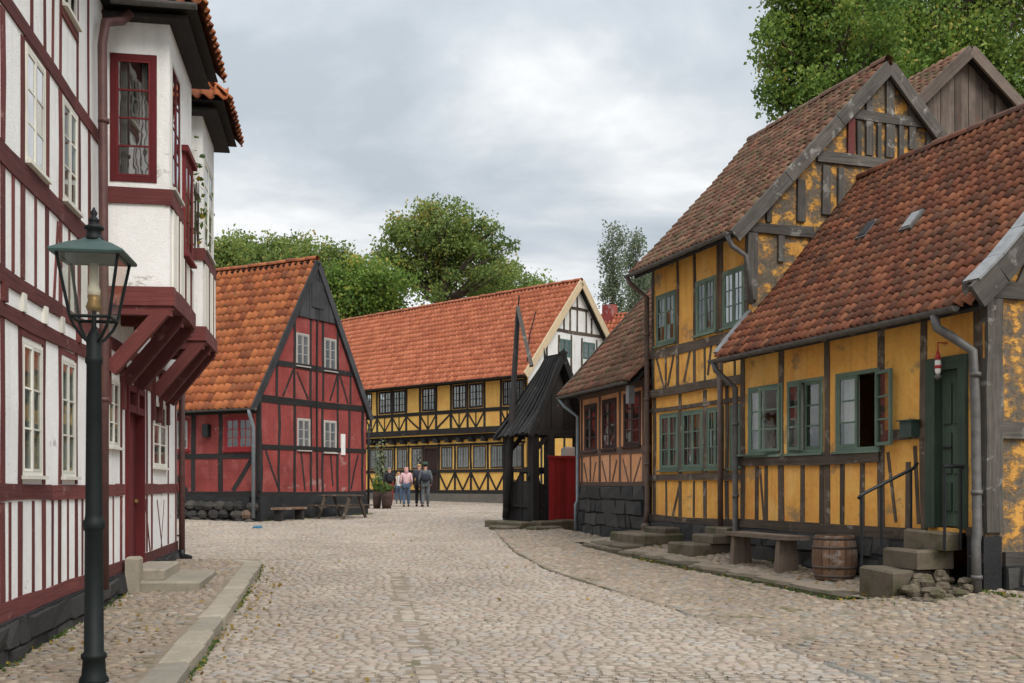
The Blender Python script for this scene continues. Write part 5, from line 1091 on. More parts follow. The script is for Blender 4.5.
# ------------------------------------------------------------------ roof of a farther house behind the salmon cottage
NG = Fr((7.2, 58), (-.80, .6), (-.6, -.8)); H = thing('far_tiled_house', 'far house showing only its red tiled roof behind the salmon cottage', 'house', (7.2, 58, .9))
mb = MB(); mb.fbox(NG, 0, 9, .5, 6.2, -6, 0); build('wall', mb, 'white_plaster', H)
ye = lambda y: EYE+(HZ-y)/F*58
zt = ye(305); E0, E1, R0, R1, B0, B1 = NG.P(9.3, 6.0, .5), NG.P(-.3, 6.0, .5), NG.P(9.3, zt+.5, -3), NG.P(-.3, zt, -3), NG.P(9.3, 6, -6.5), NG.P(-.3, 6, -6.5)
rf = roof_deck(H, E0, E1, R0, R1, B0, B1, 'black_wood'); tile_patch(rf, E0, E1, R0, R1, .26, .36, 'tile_far', 0); ridge_tiles(rf, R0, R1, 'tile_far')
mb = MB(); mb.fbox(NG, 3.6, 4.3, zt-.8, zt+.8, -3.3, -2.7); build('chimney', mb, 'red_plaster', rf)

# ------------------------------------------------------------------ street lamp
LX, LY = -3.265, 8.2; LZ = rl(LY)+.03
lamp = thing('street_lamp', 'dark green cast-iron street lamp with glazed lantern by the left kerb', 'street lamp', (LX, LY, LZ))
base = (LX, LY, LZ)
mb = MB(); mb.lathe(base, [(.11, 0), (.11, .05), (.092, .08), (.083, .20), (.096, .215), (.096, .245), (.074, .26), (.068, 1.20), (.078, 1.215), (.085, 1.235), (.085, 1.275), (.070, 1.295), (.064, 1.33), (.055, 2.50), (.066, 2.52), (.066, 2.55), (.057, 2.57), (.057, 2.70), (.045, 2.74), (.025, 2.78)], 20); build('post', mb, 'lamp_green', lamp, True)
zb, zt_ = 2.89, 3.37; rot = R(9)
def lp(x, y, z): return Vector((LX+x*math.cos(rot)-y*math.sin(rot), LY+x*math.sin(rot)+y*math.cos(rot), z))
mb = MB()
for sx, sy in ((-1,-1),(1,-1),(1,1),(-1,1)):
    mb.tube([lp(sx*.145, sy*.145, zb), lp(sx*.225, sy*.225, zt_)], .013, 6); mb.tube([lp(0, 0, 2.72)+Vector((0,0,-.05)), lp(sx*.07, sy*.07, 2.74), lp(sx*.12, sy*.12, 2.82), lp(sx*.145, sy*.145, zb)], .012, 6)
    nx_, ny_ = {(-1,-1):(1,-1),(1,-1):(1,1),(1,1):(-1,1),(-1,1):(-1,-1)}[(sx,sy)]
    mb.tube([lp(sx*.145, sy*.145, zb), lp(nx_*.145, ny_*.145, zb)], .014, 6); mb.tube([lp(sx*.225, sy*.225, zt_), lp(nx_*.225, ny_*.225, zt_)], .014, 6)
mb.tube([lp(0, 0, 2.75), lp(0, 0, 2.95)], .02, 8); build('lantern_frame', mb, 'lamp_green', lamp)
for sx, sy, tx, ty in ((-1,-1,1,-1),(1,-1,1,1),(1,1,-1,1),(-1,1,-1,-1)):
    mb = MB(); mb.quad(lp(sx*.143, sy*.143, zb), lp(tx*.143, ty*.143, zb), lp(tx*.222, ty*.222, zt_), lp(sx*.222, sy*.222, zt_)); build('pane', mb, 'lamp_glass', lamp)
mb = MB(); prev = None
rings = [(.268, zt_-.012), (.275, zt_+.005), (.268, zt_+.018), (.16, zt_+.085), (.075, zt_+.125), (.062, zt_+.14)]
for r_, z in rings:
    ring = [lp(sx*r_, sy*r_, z) for sx, sy in ((-1,-1),(1,-1),(1,1),(-1,1))]
    if prev:
        for j in range(4): mb.quad(prev[j], prev[(j+1) % 4], ring[(j+1) % 4], ring[j])
    else: mb.poly(list(reversed(ring)))
    prev = ring
mb.poly(prev); build('lantern_roof', mb, 'lamp_roof', lamp)
mb = MB(); mb.lathe((LX, LY, zt_+.13), [(.085, 0), (.06, .03), (.05, .075), (.075, .09), (.075, .105), (.04, .125), (.035, .145), (.045, .155), (.03, .175), (.018, .19), (.028, .215), (.012, .245), (.004, .262)], 14); build('finial', mb, 'lamp_green', lamp, True)
mb = MB(); mb.lathe((LX, LY, 2.95), [(.05, 0), (.06, .03), (.045, .08), (.05, .12)], 12); build('burner', mb, 'brass', lamp, True)
mb = MB(); mb.lathe((LX, LY, 3.06), [(.045, 0), (.05, .05), (.036, .10), (.034, .26)], 12); build('mantle', mb, 'mantle', lamp, True)

# ------------------------------------------------------------------ covered well with sweep pole
WG = Fr((.532, 26.6), (.8, .6), (.6, -.8)); ww = 1.67; wl_ = 1.3
WE = Fr((.532, 26.6), (-.6, .8), (-.8, -.6))
gz0 = rl(26.9)+.0
well = thing('covered_well', 'black wooden covered well with steep plank roof and red side', 'well', (.9, 27.2, gz0))
BW = 'black_wood'
ez, az = 2.95, 4.86; ovg = .16
for (k, fr_) in enumerate((WE,)):
    n = 15
    A0, A1 = WG.P(-.20, ez-.10, ovg), WG.P(-.20, ez-.10, -wl_-.12); T0, T1 = WG.P(ww/2, az, ovg), WG.P(ww/2, az-.02, -.55)
    for i in range(n):
        a, b = i/n+.004, (i+1)/n-.004; nn = (A1-A0).cross(T0-A0).normalized(); nn = nn if nn.z > 0 else -nn; lift = nn*(.025*(i % 2)+rnd.uniform(0, .025)); mb = MB(); ext = rnd.uniform(-.05, .07)
        for (t0, t1) in ((0, .3), (.3, .65), (.65, 1)):            # the roof sweeps out towards its foot
            sag_ = lambda t: nn*(-.10*math.sin(math.pi*t)) + (Vector((0, 0, -ext)) if t == 0 else Vector((0, 0, 0)))
            q = [A0.lerp(T0, t0).lerp(A1.lerp(T1, t0), a)+sag_(t0), A0.lerp(T0, t0).lerp(A1.lerp(T1, t0), b)+sag_(t0), A0.lerp(T0, t1).lerp(A1.lerp(T1, t1), b)+sag_(t1), A0.lerp(T0, t1).lerp(A1.lerp(T1, t1), a)+sag_(t1)]
            mb.box8([v+lift for v in q]+[v+lift+nn*.035 for v in q])
        mb.uv = [[(v[2]*1.1, i*.13+v[0]*.3) for v in (mb.v[k2] for k2 in f_)] for f_ in mb.f]; build('roof_plank', mb, 'tarred_boards', well)
    A0, A1 = WG.P(ww+.20, ez-.10, ovg), WG.P(ww+.20, ez-.10, -wl_-.12)
    for i in range(8):
        a, b = i/8+.004, (i+1)/8-.004; q = [A0.lerp(A1, a), A0.lerp(A1, b), T0.lerp(T1, b), T0.lerp(T1, a)]; nn = (A1-A0).cross(T0-A0).normalized(); nn = nn if nn.z > 0 else -nn; mb = MB(); mb.box8([v for v in q]+[v+nn*.035 for v in q]); build('roof_plank', mb, 'tarred_boards', well)
    mb = MB(); q = [WG.P(-.2, ez-.1, -wl_-.12), WG.P(ww+.2, ez-.1, -wl_-.12), T1]; mb.poly(q); mb.poly([v+Vector((0,0,.04)) for v in reversed(q)]); build('roof_hip', mb, 'tarred_boards', well)
# gable boards
sg = (az-ez)/(ww/2+.1)
for i in range(8):
    x0, x1 = ww*i/8, ww*(i+1)/8; pts = clip_poly([(x0+.005, ez-.05), (x1-.005, ez-.05), (x1-.005, az), (x0+.005, az)], [(-sg, 1, ez-.02), (sg, 1, ez-.02+sg*ww)]); mb = MB(); o = -.05+.012*(i % 2)
    mb.poly([WG.P(a, b, o) for a, b in pts]); mb.poly([WG.P(a, b, o-.03) for a, b in reversed(pts)]); build('gable_board', mb, BW, well)
for (a, b) in ((WG.P(-.22, ez-.14, ovg+.03), WG.P(ww/2, az+.03, ovg+.03)), (WG.P(ww+.22, ez-.14, ovg+.03), WG.P(ww/2, az+.03, ovg+.03))): beam3(well, 'bargeboard', 'tarred_boards', a, b+(b-a).normalized()*.14, .05, .16, WG.n.cross(b-a))
beam3(well, 'ridge_crest', 'tarred_boards', T0+Vector((0,0,.06)), T1+Vector((0,0,.06)), .08, .08); mb = MB(); mb.tube([T1, T1+Vector((-.03,0,.32))], [.05, .01], 5); mb.tube([T0, T0+Vector((.03,0,.24))], [.05, .01], 5); build('finial', mb, 'tarred_boards', well)
for (x, o, w) in ((.10, -.1, .2), (ww-.12, -.1, .18), (.08, -wl_+.1, .17), (ww-.12, -wl_+.1, .16), (.62, -.12, .2)): beam3(well, 'post', BW, WG.P(x, gz0+.05, o), WG.P(x, ez+.05, o), w, w, WG.n)
for (x, o) in ((.2, -.1), (.2, -wl_+.1)): beam3(well, 'knee_brace', BW, WG.P(x-.1, ez-.55, o), WG.P(x+.4, ez-.05, o), .09, .1, WG.n)
for o in (-.1, -wl_+.1): beam3(well, 'tie_beam', BW, WG.P(-.15, ez-.02, o), WG.P(ww+.15, ez-.02, o), .14, .15)
for x in (.08, ww-.1): beam3(well, 'plate', BW, WG.P(x, ez-.01, .08), WG.P(x, ez-.01, -wl_-.05), .14, .14)
for z in (1.05, 1.95): beam3(well, 'rail', BW, WG.P(.03, z, -.15), WG.P(.03, z, -wl_+.1), .07, .09)
for i in range(8):
    t = .05+.145*i; mb = MB(); f_ = WE; mb.fbox(f_, t, t+.135, gz0+.1, 1.92+rnd.uniform(-.25, .12), -.08, -.045+.01*(i % 2)); build('side_board', mb, BW, well)
for i in range(4):
    mb = MB(); mb.fbox(WG, .18+.12*i, .29+.12*i, gz0+.1, 1.85+rnd.uniform(-.3, .1), -.16, -.12+.01*(i % 2)); build('front_board', mb, BW, well)
n = 6; ra0, ra1 = WG.u(548), WG.u(580.5)
for i in range(n):
    x0 = ra0+(ra1-ra0)*i/n; mb = MB(); mb.fbox(WG, x0+.004, x0+(ra1-ra0)/n-.004, gz0+.14, 2.27+rnd.uniform(-.01, .01), .02+.008*(i % 2), .055+.008*(i % 2)); build('red_plank', mb, 'red_door_paint', well)
mb = MB(); mb.fbox(WG, ra0-.02, ra1+.02, 2.275, 2.33, .0, .09); build('red_cap', mb, 'red_door_paint', well)
c = WG.P(.55, gz0+.1, -.55)
mb = MB(); mb.lathe(c, [(.42, 0), (.42, .75), (.46, .76), (.46, .86), (.38, .86), (.38, .2)], 14, False); build('well_curb', mb, BW, well)
mb = MB(); mb.tube([WG.P(.15, 1.95, -.55), WG.P(ww-.2, 1.95, -.55)], .09, 10); mb.tube([WG.P(.1, 1.95, -.55), WG.P(.06, 1.95, -.55), WG.P(.06, 1.7, -.75), WG.P(-.06, 1.7, -.75)], .02, 6); build('windlass', mb, BW, well)
mb = MB(); mb.tube([WG.P(.6, 1.95, -.64), WG.P(.6, 1.55, -.64)], .012, 5); mb.lathe(WG.P(.6, 1.25, -.64), [(.11, 0), (.14, .28), (.12, .28), (.10, .03)], 10, True); build('bucket', mb, BW, well)
wp = lambda px, py, y: Vector(((px-CX)/F*y, y, EYE+(HZ-py)/F*y))
mb = MB(); mb.tube([wp(506, 518, 27.3), wp(511, 430, 27.3), wp(518.2, 309, 27.3)], [.10, .085, .06], 8); build('sweep_pole', mb, BW, well, True)
beam3(well, 'sweep_arm', 'silver_wood', wp(517.6, 307, 27.2), wp(531.5, 366, 26.75), .10, .13, (0, 1, 0)); mb = MB(); mb.tube([wp(536, 311, 27.1), wp(529.5, 335, 27.0), wp(527, 362, 26.9)], .016, 5); mb.tube([wp(518, 309, 27.2), wp(519, 296, 27.2)], .02, 5); build('sweep_chain', mb, 'iron', well)
for (a0, a1, o0, o1, z1) in ((-.15, .55, .05, .50, .20), (.58, 1.2, .03, .46, .21), (1.22, 1.85, .04, .46, .20), (-.62, -.17, -.35, .30, .19), (-.60, -.17, -1.3, -.38, .19), (-.2, 1.8, -1.5, .02, .16)): block(well, 'base_stone', 'step_stone', WG, a0, a1, o0, o1, gz0-.25, gz0+z1, .03)
block(well, 'base_stone', 'step_stone', WG, -1.05, -.62, -.4, .3, gz0-.25, gz0+.09, .03); block(well, 'base_stone', 'step_stone', WG, -.6, .3, .52, .85, gz0-.25, gz0+.08, .03)
for (a0, a1, o0, o1, z0, z1) in ((.15, .55, -.5, -.15, gz0+.2, 1.45), (.6, .95, -.9, -.3, gz0+.2, 1.3), (.2, .5, -1.1, -.6, gz0+.2, 1.6)): block(well, 'crate', BW, WG, a0, a1, o0, o1, z0, z1, .03)
mb = MB(); mb.lathe(WG.P(.36, 1.45, -.35), [(.16, 0), (.19, .12), (.12, .2), (.09, .35), (.13, .42), (.04, .5)], 12); mb.tube([WG.P(.36, 1.85, -.35), WG.P(.05, 1.95, -.2), WG.P(-.05, 1.7, -.15)], .025, 6); build('pump', mb, 'iron', well, True)
o = block(None, 'white_sack', 'white_paint', WG, WG.u(568), WG.u(577), -.24, -.1, 2.30, 2.56, .05, loc=WG.P(1.3, 2.28, -.2)); tag(o, 'pale cloth bundle on the red side of the covered well', 'bundle')

# ------------------------------------------------------------------ steps, bench, barrel, railing by the cottages
def gt(x, y): return h_terr(x, y)
st = thing('door_steps', 'mossy stone steps under the green cottage door', 'steps', CW.P(CW.u(948), gt(5, 13), .5))
d0, d1, dz0, _ = cdoor
for i, (o1, zb2, zt2) in enumerate(((.95, -.1, dz0-.49), (.63, dz0-.488, dz0-.26), (.34, dz0-.258, dz0-.03))):
    block(st, 'step', 'step_stone', CW, d0-.12+.03*i, d1-.22+.08*i, .065, o1, zb2, zt2, .035)
for k in range(70):
    o_ = rnd.uniform(.12, .85); e_ = rnd.uniform(.02, .42); p = CW.P(d1-.20+e_*1.25, .20+rnd.random()*.55*max(.05, 1-o_*.7)*max(.1, 1-e_*1.7), o_); boulder(st, p, rnd.uniform(.13, .27), rnd.uniform(.12, .22), rnd.uniform(.09, .16), 'step_stone', rnd.uniform(0, 3))
rl_ = thing('railing', 'black iron handrail beside the cottage door steps', 'railing', CW.P(d0-.1, .2, .6))
ru = d0-.14
def rz_(o): return dz0+.80-.42*o
mb = MB(); mb.tube([CW.P(ru, rz_(0)+.02, .06), CW.P(ru, rz_(.12), .12), CW.P(ru, rz_(.92), .92), CW.P(ru, rz_(.92)-.05, .97)], .022, 8); build('handrail', mb, 'iron', rl_, True)
for o_, zb_ in ((.16, dz0-.2), (.62, dz0-.25), (.92, .14)): mb = MB(); mb.tube([CW.P(ru, zb_, o_), CW.P(ru, rz_(o_), o_)], .017, 7); build('baluster', mb, 'iron', rl_)
r2 = thing('railing', 'short black iron grab post on the right of the cottage door', 'railing', CW.P(d1+.02, .8, .2))
mb = MB(); mb.tube([CW.P(d1-.02, rz_(.1), .06), CW.P(d1-.02, rz_(.1), .36)], .022, 8); build('handrail', mb, 'iron', r2)
for o_ in (.10, .34): mb = MB(); mb.tube([CW.P(d1-.02, dz0-.25, o_), CW.P(d1-.02, rz_(.1), o_)], .018, 7); build('baluster', mb, 'iron', r2)
# two flights in front of the tall house
s1 = thing('door_steps', 'two broad low stone steps at the corner of the tall yellow house', 'steps', TW.P(.3, .35, .6))
block(s1, 'step', 'step_stone', TW, -.30, 1.35, .05, 1.28, .0, rl(20.2)+.19, .03); block(s1, 'step', 'step_stone', TW, -.10, 1.40, .05, .88, rl(20.2)+.192, rl(20.2)+.39, .025); block(s1, 'step', 'step_stone', TW, .45, 1.3, .05, .40, rl(20.2)+.392, rl(20.2)+.50, .02)
s2 = thing('door_steps', 'small flight of three narrow stone steps beside the grey bench', 'steps', TW.P(2.8, .4, .4))
zz_ = gt(3.5, 18.6)
block(s2, 'step', 'step_stone', TW, TW.u(716), TW.u(741), .06, .95, .05, zz_+.14, .03); block(s2, 'step', 'step_stone', TW, TW.u(720), TW.u(743), .06, .58, zz_+.142, zz_+.28, .03); block(s2, 'step', 'step_stone', TW, TW.u(721), TW.u(744), .06, .32, zz_+.282, zz_+.42, .02)
# bench
BF_ = CW.shifted(.30); bu0, bu1 = BF_.u(745), BF_.u(811); bz = gt(4.4, 15.5)
bn = thing('bench', 'weathered grey plank bench against the low yellow cottage wall', 'bench', BF_.P((bu0+bu1)/2, bz, .2))
for k in range(2): mb = MB(); mb.fbox(BF_, bu0, bu1, bz+.44, bz+.50, .02+k*.19, .195+k*.19); build('seat_plank', mb, 'bench_wood', bn)
for u_ in (bu0+.14, bu1-.38):
    mb = MB(); P = BF_.P; mb.box8([P(u_, bz-.05, .03), P(u_+.13, bz-.05, .03), P(u_+.13, bz-.05, .38), P(u_, bz-.05, .38), P(u_+.02, bz+.44, .06), P(u_+.11, bz+.44, .06), P(u_+.11, bz+.44, .35), P(u_+.02, bz+.44, .35)]); build('leg', mb, 'bench_wood', bn)
# barrel
BR = CW.shifted(.42); q = BR.P(BR.u(834.5), 0, 0); bz2 = gt(q.x, q.y)
ba = thing('barrel', 'old oak barrel with iron hoops between bench and railing', 'barrel', (q.x, q.y, bz2))
nst = 18; prof = [(0, .262), (.1, .285), (.2, .30), (.31, .306), (.42, .30), (.52, .285), (.60, .265)]
for k in range(nst):
    a0, a1 = 2*math.pi*k/nst+.008, 2*math.pi*(k+1)/nst-.008; mb = MB(); dr_ = rnd.uniform(-.003, .003)
    for (z0, r0), (z1, r1) in zip(prof[:-1], prof[1:]):
        P = lambda a, r, z: (q.x+(r+dr_)*math.cos(a), q.y+(r+dr_)*math.sin(a), bz2+z); mb.quad(P(a0,r0,z0), P(a1,r0,z0), P(a1,r1,z1), P(a0,r1,z1), [(z0,0),(z0,.1),(z1,.1),(z1,0)])
    mb.quad(P(a0,.265,.60), P(a1,.265,.60), P(a1,.235,.60), P(a0,.235,.60)); mb.quad(P(a0,.235,.60), P(a1,.235,.60), P(a1,.235,.55), P(a0,.235,.55)); build('stave', mb, 'barrel_wood', ba, True)
mb = MB(); mb.lathe((q.x, q.y, bz2+.02), [(.258, 0), (.262, .55)], 18); build('lid', mb, 'barrel_wood', ba)
for z, r_ in ((.05, .278), (.17, .300), (.44, .302), (.56, .282)): mb = MB(); mb.lathe((q.x, q.y, bz2+z-.018), [(r_-.006, 0), (r_, .0), (r_+.001, .036), (r_-.006, .036)], 24, False); build('hoop', mb, 'hoop_iron', ba, True)
# ------------------------------------------------------------------ things on the square
def plank_table(name, label, cat, fr, u, o, z, L_, mat):
    t = thing(name, label, cat, fr.P(u, z, o)); f = Fr((fr.P(u, 0, o).x, fr.P(u, 0, o).y), fr.d, fr.n)
    for k in range(4): mb = MB(); mb.fbox(f, -.30+k*.15+.005, -.155+k*.15, z+.72, z+.76, -L_/2, L_/2); build('top_plank', mb, mat, t)
    for s in (-1, 1):
        mb = MB(); mb.fbox(f, s*.66-.13, s*.66+.13, z+.42, z+.46, -L_/2, L_/2); build('seat', mb, mat, t)
        mb = MB(); mb.fbox(f, -.78, .78, z+.36, z+.42, s*L_*.36-.03, s*L_*.36+.03); build('crossbar', mb, mat, t)
        for e in (-1, 1): beam3(t, 'leg', mat, f.P(e*.58, z, s*L_*.36+.05), f.P(e*.2, z+.74, s*L_*.36+.05), .09, .05, f.n)
    return t
plank_table('picnic_table', 'dark weathered picnic table before the red gable', 'table', RG, RG.u(316), .95, rl(31)-.03, 1.3, 'grey_wood')
b3 = thing('low_bench', 'low worn bench at the corner of the red house', 'bench', RG.P(.7, rl(30), .55)); zz_ = rl(29.8)-.02
mb = MB(); mb.fbox(RG, .15, 1.35, zz_+.36, zz_+.42, .35, .68); build('seat', mb, 'barrel_wood', b3)
for u_ in (.25, 1.15): mb = MB(); mb.fbox(RG, u_, u_+.1, zz_-.05, zz_+.36, .38, .65); build('leg', mb, 'black_wood', b3)
def leaves_mesh(name, C, S, mat, parent, size, rngseed=0, up=.3):
    r = np.random.default_rng(rngseed); n = len(C); a = r.normal(size=(n, 3)); a[:, 2] = a[:, 2]*.6+up; a /= np.linalg.norm(a, axis=1)[:, None]
    t = np.cross(a, r.normal(size=(n, 3))); t /= np.linalg.norm(t, axis=1)[:, None]; b = np.cross(a, t); s = (size*r.uniform(.6, 1.25, n))[:, None]
    V = np.empty((n, 4, 3)); V[:, 0] = C - t*s*.62; V[:, 1] = C + b*s*.40 - a*s*.08; V[:, 2] = C + t*s*.62; V[:, 3] = C - b*s*.40 - a*s*.08
    off = np.array(origin_of(parent)); Fc = np.arange(n*4).reshape(n, 4); return link(name, np_mesh(name, V.reshape(-1, 3)-off, Fc, mat, S), parent)
def plant(name, label, cat, loc, hh, w, pot, mat='leaf_plant', n=350, seed=1, size=.12):
    t = thing(name, label, cat, loc); x, y, z = loc
    if pot:
        mb = MB(); mb.lathe(loc, [(.13*pot, 0), (.155*pot, .2), (.165*pot, .45), (.16*pot, .68), (.13*pot, .68), (.12*pot, .6)], 14); build('pot', mb, 'pot', t, True); z += .66
    r = np.random.default_rng(seed); C = r.normal(size=(n, 3))*np.array([w, w, hh*.3])+np.array([x, y, z+hh*.5]); C[:, 2] = np.maximum(C[:, 2], z)
    leaves_mesh('foliage', C, r.random(n), mat, t, size, seed); mb = MB()
    for k in range(5): mb.tube([(x+rnd.uniform(-.05, .05), y, z-.05), (x+rnd.uniform(-w, w), y+rnd.uniform(-w, w), z+hh*.7)], [.015, .006], 5)
    build('stem', mb, 'bark', t); return t
plant('potted_plant', 'dark tub with bushy green plant left of the visitors', 'plant', (-5.22, 40.6, rl(40.6)-.01), .50, .10, 1.0, seed=3, n=220)
plant('potted_plant', 'dark barrel pot with low greenery nearest the visitors', 'plant', (-4.80, 40.2, rl(40.2)-.01), .26, .10, 1.25, seed=4, n=200)
plant('climbing_plant', 'blue-green climbing shrub at the left end of the long yellow house', 'plant', (-6.35, 50.8, rl(50)), 2.6, .18, 0, 'leaf_grey', 520, 5, .14)
mb = MB(); mb.hbox((-5.75, 19.35+.2, rl(19.5)+.02), .16, .24, .06, .2); o = build('drain_cover', mb, 'iron', None, loc=(-5.75, 19.55, rl(19.5))); 
mb2 = MB(); o.name = 'drain_box'; tag(o, 'small black drain box lying on the cobbles past the white house', 'box')
o.location = (-7.58, 23.9, rl(23.9)+.0); 
mb = MB(); 
for k in range(3): mb.tube([(-6.6+.06*k, 26.7, rl(26.7)+.03), (-6.5+.05*k, 26.75+.05*k, rl(26.7)+.06), (-6.38, 26.72, rl(26.7)+.03)], .025, 5)
o = build('litter', mb, 'blue_plastic', None); tag(o, 'scrap of blue plastic on the cobbles before the red house', 'litter')

# ------------------------------------------------------------------ people
def skin_mesh(name, verts, edges, radii, mat, parent, sub=1):
    me = bpy.data.meshes.new(name); off = origin_of(parent); me.from_pydata([tuple(Vector(v)-off) for v in verts], edges, [])
    o = bpy.data.objects.new(name, me); col.objects.link(o); m = o.modifiers.new('skin', 'SKIN'); m.use_smooth_shade = True
    for i, r_ in enumerate(radii):
        me.skin_vertices[0].data[i].radius = r_ if isinstance(r_, tuple) else (r_, r_); me.skin_vertices[0].data[i].use_root = (i == 0)
    s = o.modifiers.new('sub', 'SUBSURF'); s.levels = sub; s.render_levels = sub
    dg = bpy.context.evaluated_depsgraph_get(); m2 = bpy.data.meshes.new_from_object(o.evaluated_get(dg)); bpy.data.objects.remove(o)
    m2.materials.clear(); m2.materials.append(MATS[mat]); m2.polygons.foreach_set('use_smooth', [True]*len(m2.polygons)); m2.name = name; return link(name, m2, parent)
def person(label, x, y, hgt, yaw, top, legs, hair, shoes='black_cloth', stride=.10, armbend=.15, long_hair=False, hat=None):
    z = rl(y)+.01; k = hgt/1.75; t = thing('person', label, 'person', (x, y, z), 'visitors on the square'); ca, sa = math.cos(yaw), math.sin(yaw)
    def p(a, b, c): return (x+(a*ca-b*sa)*k, y+(a*sa+b*ca)*k, z+c*k)
    j = dict(pel=(0,0,.95), chest=(0,.01,1.28), neck=(0,.0,1.47), head0=(0,.02,1.56), head1=(0,.02,1.68), lh=(-.09,0,.92), rh=(.09,0,.92), lk=(-.10,.03,.50), rk=(.10,-.02,.50), la=(-.10,-stride,.09), ra=(.10,stride,.09), lt=(-.11,-stride+.13,.04), rt=(.11,stride+.13,.04),
             ls=(-.18,0,1.40), rs=(.18,0,1.40), le=(-.24,-.03,1.12), re=(.24,-.03,1.12), lw=(-.24,armbend,.90), rw=(.22,armbend,.92), lf=(-.23,armbend+.06,.82), rf=(.21,armbend+.06,.84))
    J = list(j); V = [p(*j[q]) for q in J]; ix = {q: i for i, q in enumerate(J)}
    E = [(ix[a], ix[b]) for a, b in (('pel','chest'),('chest','neck'),('neck','head0'),('head0','head1'),('pel','lh'),('pel','rh'),('lh','lk'),('rh','rk'),('lk','la'),('rk','ra'),('la','lt'),('ra','rt'),('chest','ls'),('chest','rs'),('ls','le'),('rs','re'),('le','lw'),('re','rw'),('lw','lf'),('rw','rf'))]
    rad = dict(pel=.13, chest=.13, neck=.055, head0=.085, head1=.085, lh=.09, rh=.09, lk=.06, rk=.06, la=.04, ra=.04, lt=.035, rt=.035, ls=.065, rs=.065, le=.042, re=.042, lw=.03, rw=.03, lf=.028, rf=.028)
    skin_mesh('body', V, E, [rad[q]*k for q in J], 'skin', t, 2)
    tq = ['pel', 'lh', 'rh', 'lk', 'rk', 'la', 'ra']; te = [('pel','lh'),('pel','rh'),('lh','lk'),('rh','rk'),('lk','la'),('rk','ra')]
    skin_mesh('trousers', [p(*j[q]) for q in tq], [(tq.index(a), tq.index(b)) for a, b in te], [r_*k for r_ in (.15, .105, .105, .078, .078, .062, .062)], legs, t, 2)
    jq = ['chest', 'pel', 'nk', 'ls', 'rs', 'le', 're', 'lw', 'rw']; jp = dict(j); jp['nk'] = (0, 0, 1.43); jp['pel'] = (0, 0, .93)
    je = [('chest','pel'),('chest','nk'),('chest','ls'),('chest','rs'),('ls','le'),('rs','re'),('le','lw'),('re','rw')]
    skin_mesh('jacket', [p(*jp[q]) for q in jq], [(jq.index(a), jq.index(b)) for a, b in je], [r_*k for r_ in (.165, .165, .08, .085, .085, .062, .062, .045, .045)], top, t, 2)
    for s_ in ('l', 'r'): a_, b_ = j[s_+'a'], j[s_+'t']; skin_mesh('shoe', [p(a_[0], a_[1]-.04, .045), p(b_[0], b_[1], .04)], [(0, 1)], [.055*k, .045*k], shoes, t, 1)
    hv = [p(0, -.015, 1.60), p(0, -.005, 1.70)] + ([p(0, -.07, 1.42)] if long_hair else []); skin_mesh('hair', hv, [(0, 1)]+([(0, 2)] if long_hair else []), [.10*k, .09*k]+([.07*k] if long_hair else []), hair, t, 2)
    if hat:
        mb = MB(); c = p(0, .01, 1.70); mb.lathe(c, [(.17*k, 0), (.17*k, .015*k), (.10*k, .02*k), (.09*k, .11*k), (.03*k, .12*k)], 14); build('hat', mb, hat, t, True)
    return t, p
def backpack(label, p, k, mat, yaw):
    c = Vector(p(0, -.20, 1.20)); t = thing('backpack', label, 'backpack', c, 'backpacks of the visitors')
    skin_mesh('bag', [p(0, -.20, 1.02), p(0, -.20, 1.36)], [(0, 1)], [(.17*k, .12*k), (.14*k, .09*k)], mat, t, 2); mb = MB()
    for s_ in (-1, 1): mb.tube([p(s_*.11, -.16, 1.36), p(s_*.12, .0, 1.46), p(s_*.12, .14, 1.30), p(s_*.13, .05, 1.02)], .02, 5)
    build('strap', mb, mat, t)
PY = 43.0
ppx = lambda px, y: (px-CX)/F*y
t, p = person('person in black jacket with rust red trousers, leftmost of the visitors', ppx(389.5, 44.5), 44.5, 1.66, .3, 'black_cloth', 'red_cloth', 'grey_hair', stride=.12)
backpack('black backpack on the leftmost visitor', p, .95, 'black_cloth', .3)
t, p = person('person in pale shirt, jeans and rose headscarf among the visitors', ppx(406.2, 42.6), 42.6, 1.64, .15, 'pink_cloth', 'jeans', 'pink_scarf', stride=.07, armbend=.2, long_hair=True)
mb = MB(); c_ = Vector(p(-.26, .12, 1.12)); mb.hbox(c_, .22, .12, .4, .3, .02); o = build('shoulder_bag', mb, 'white_cloth', None); tag(o, 'white cloth bag at the side of the person in jeans', 'bag')
t, p = person('fair-haired person in dark jacket and trousers near the brown door', ppx(419.2, 42.9), 42.9, 1.78, -.1, 'navy_cloth', 'black_cloth', 'blond_hair', stride=.04)
t, p = person('person in wide dark hat and grey trousers, rightmost of the visitors', ppx(425.4, 42.3), 42.3, 1.76, .1, 'grey_cloth', 'grey_cloth', 'dark_hair', stride=.14, hat='green_cloth')
backpack('large navy backpack on the rightmost visitor', p, 1.1, 'navy_cloth', .1)
t, p = person('small person in orange top half hidden behind the leftmost visitors', ppx(398.6, 46.5), 46.5, 1.45, 0, 'cream_wood', 'jeans', 'blond_hair', stride=.05)

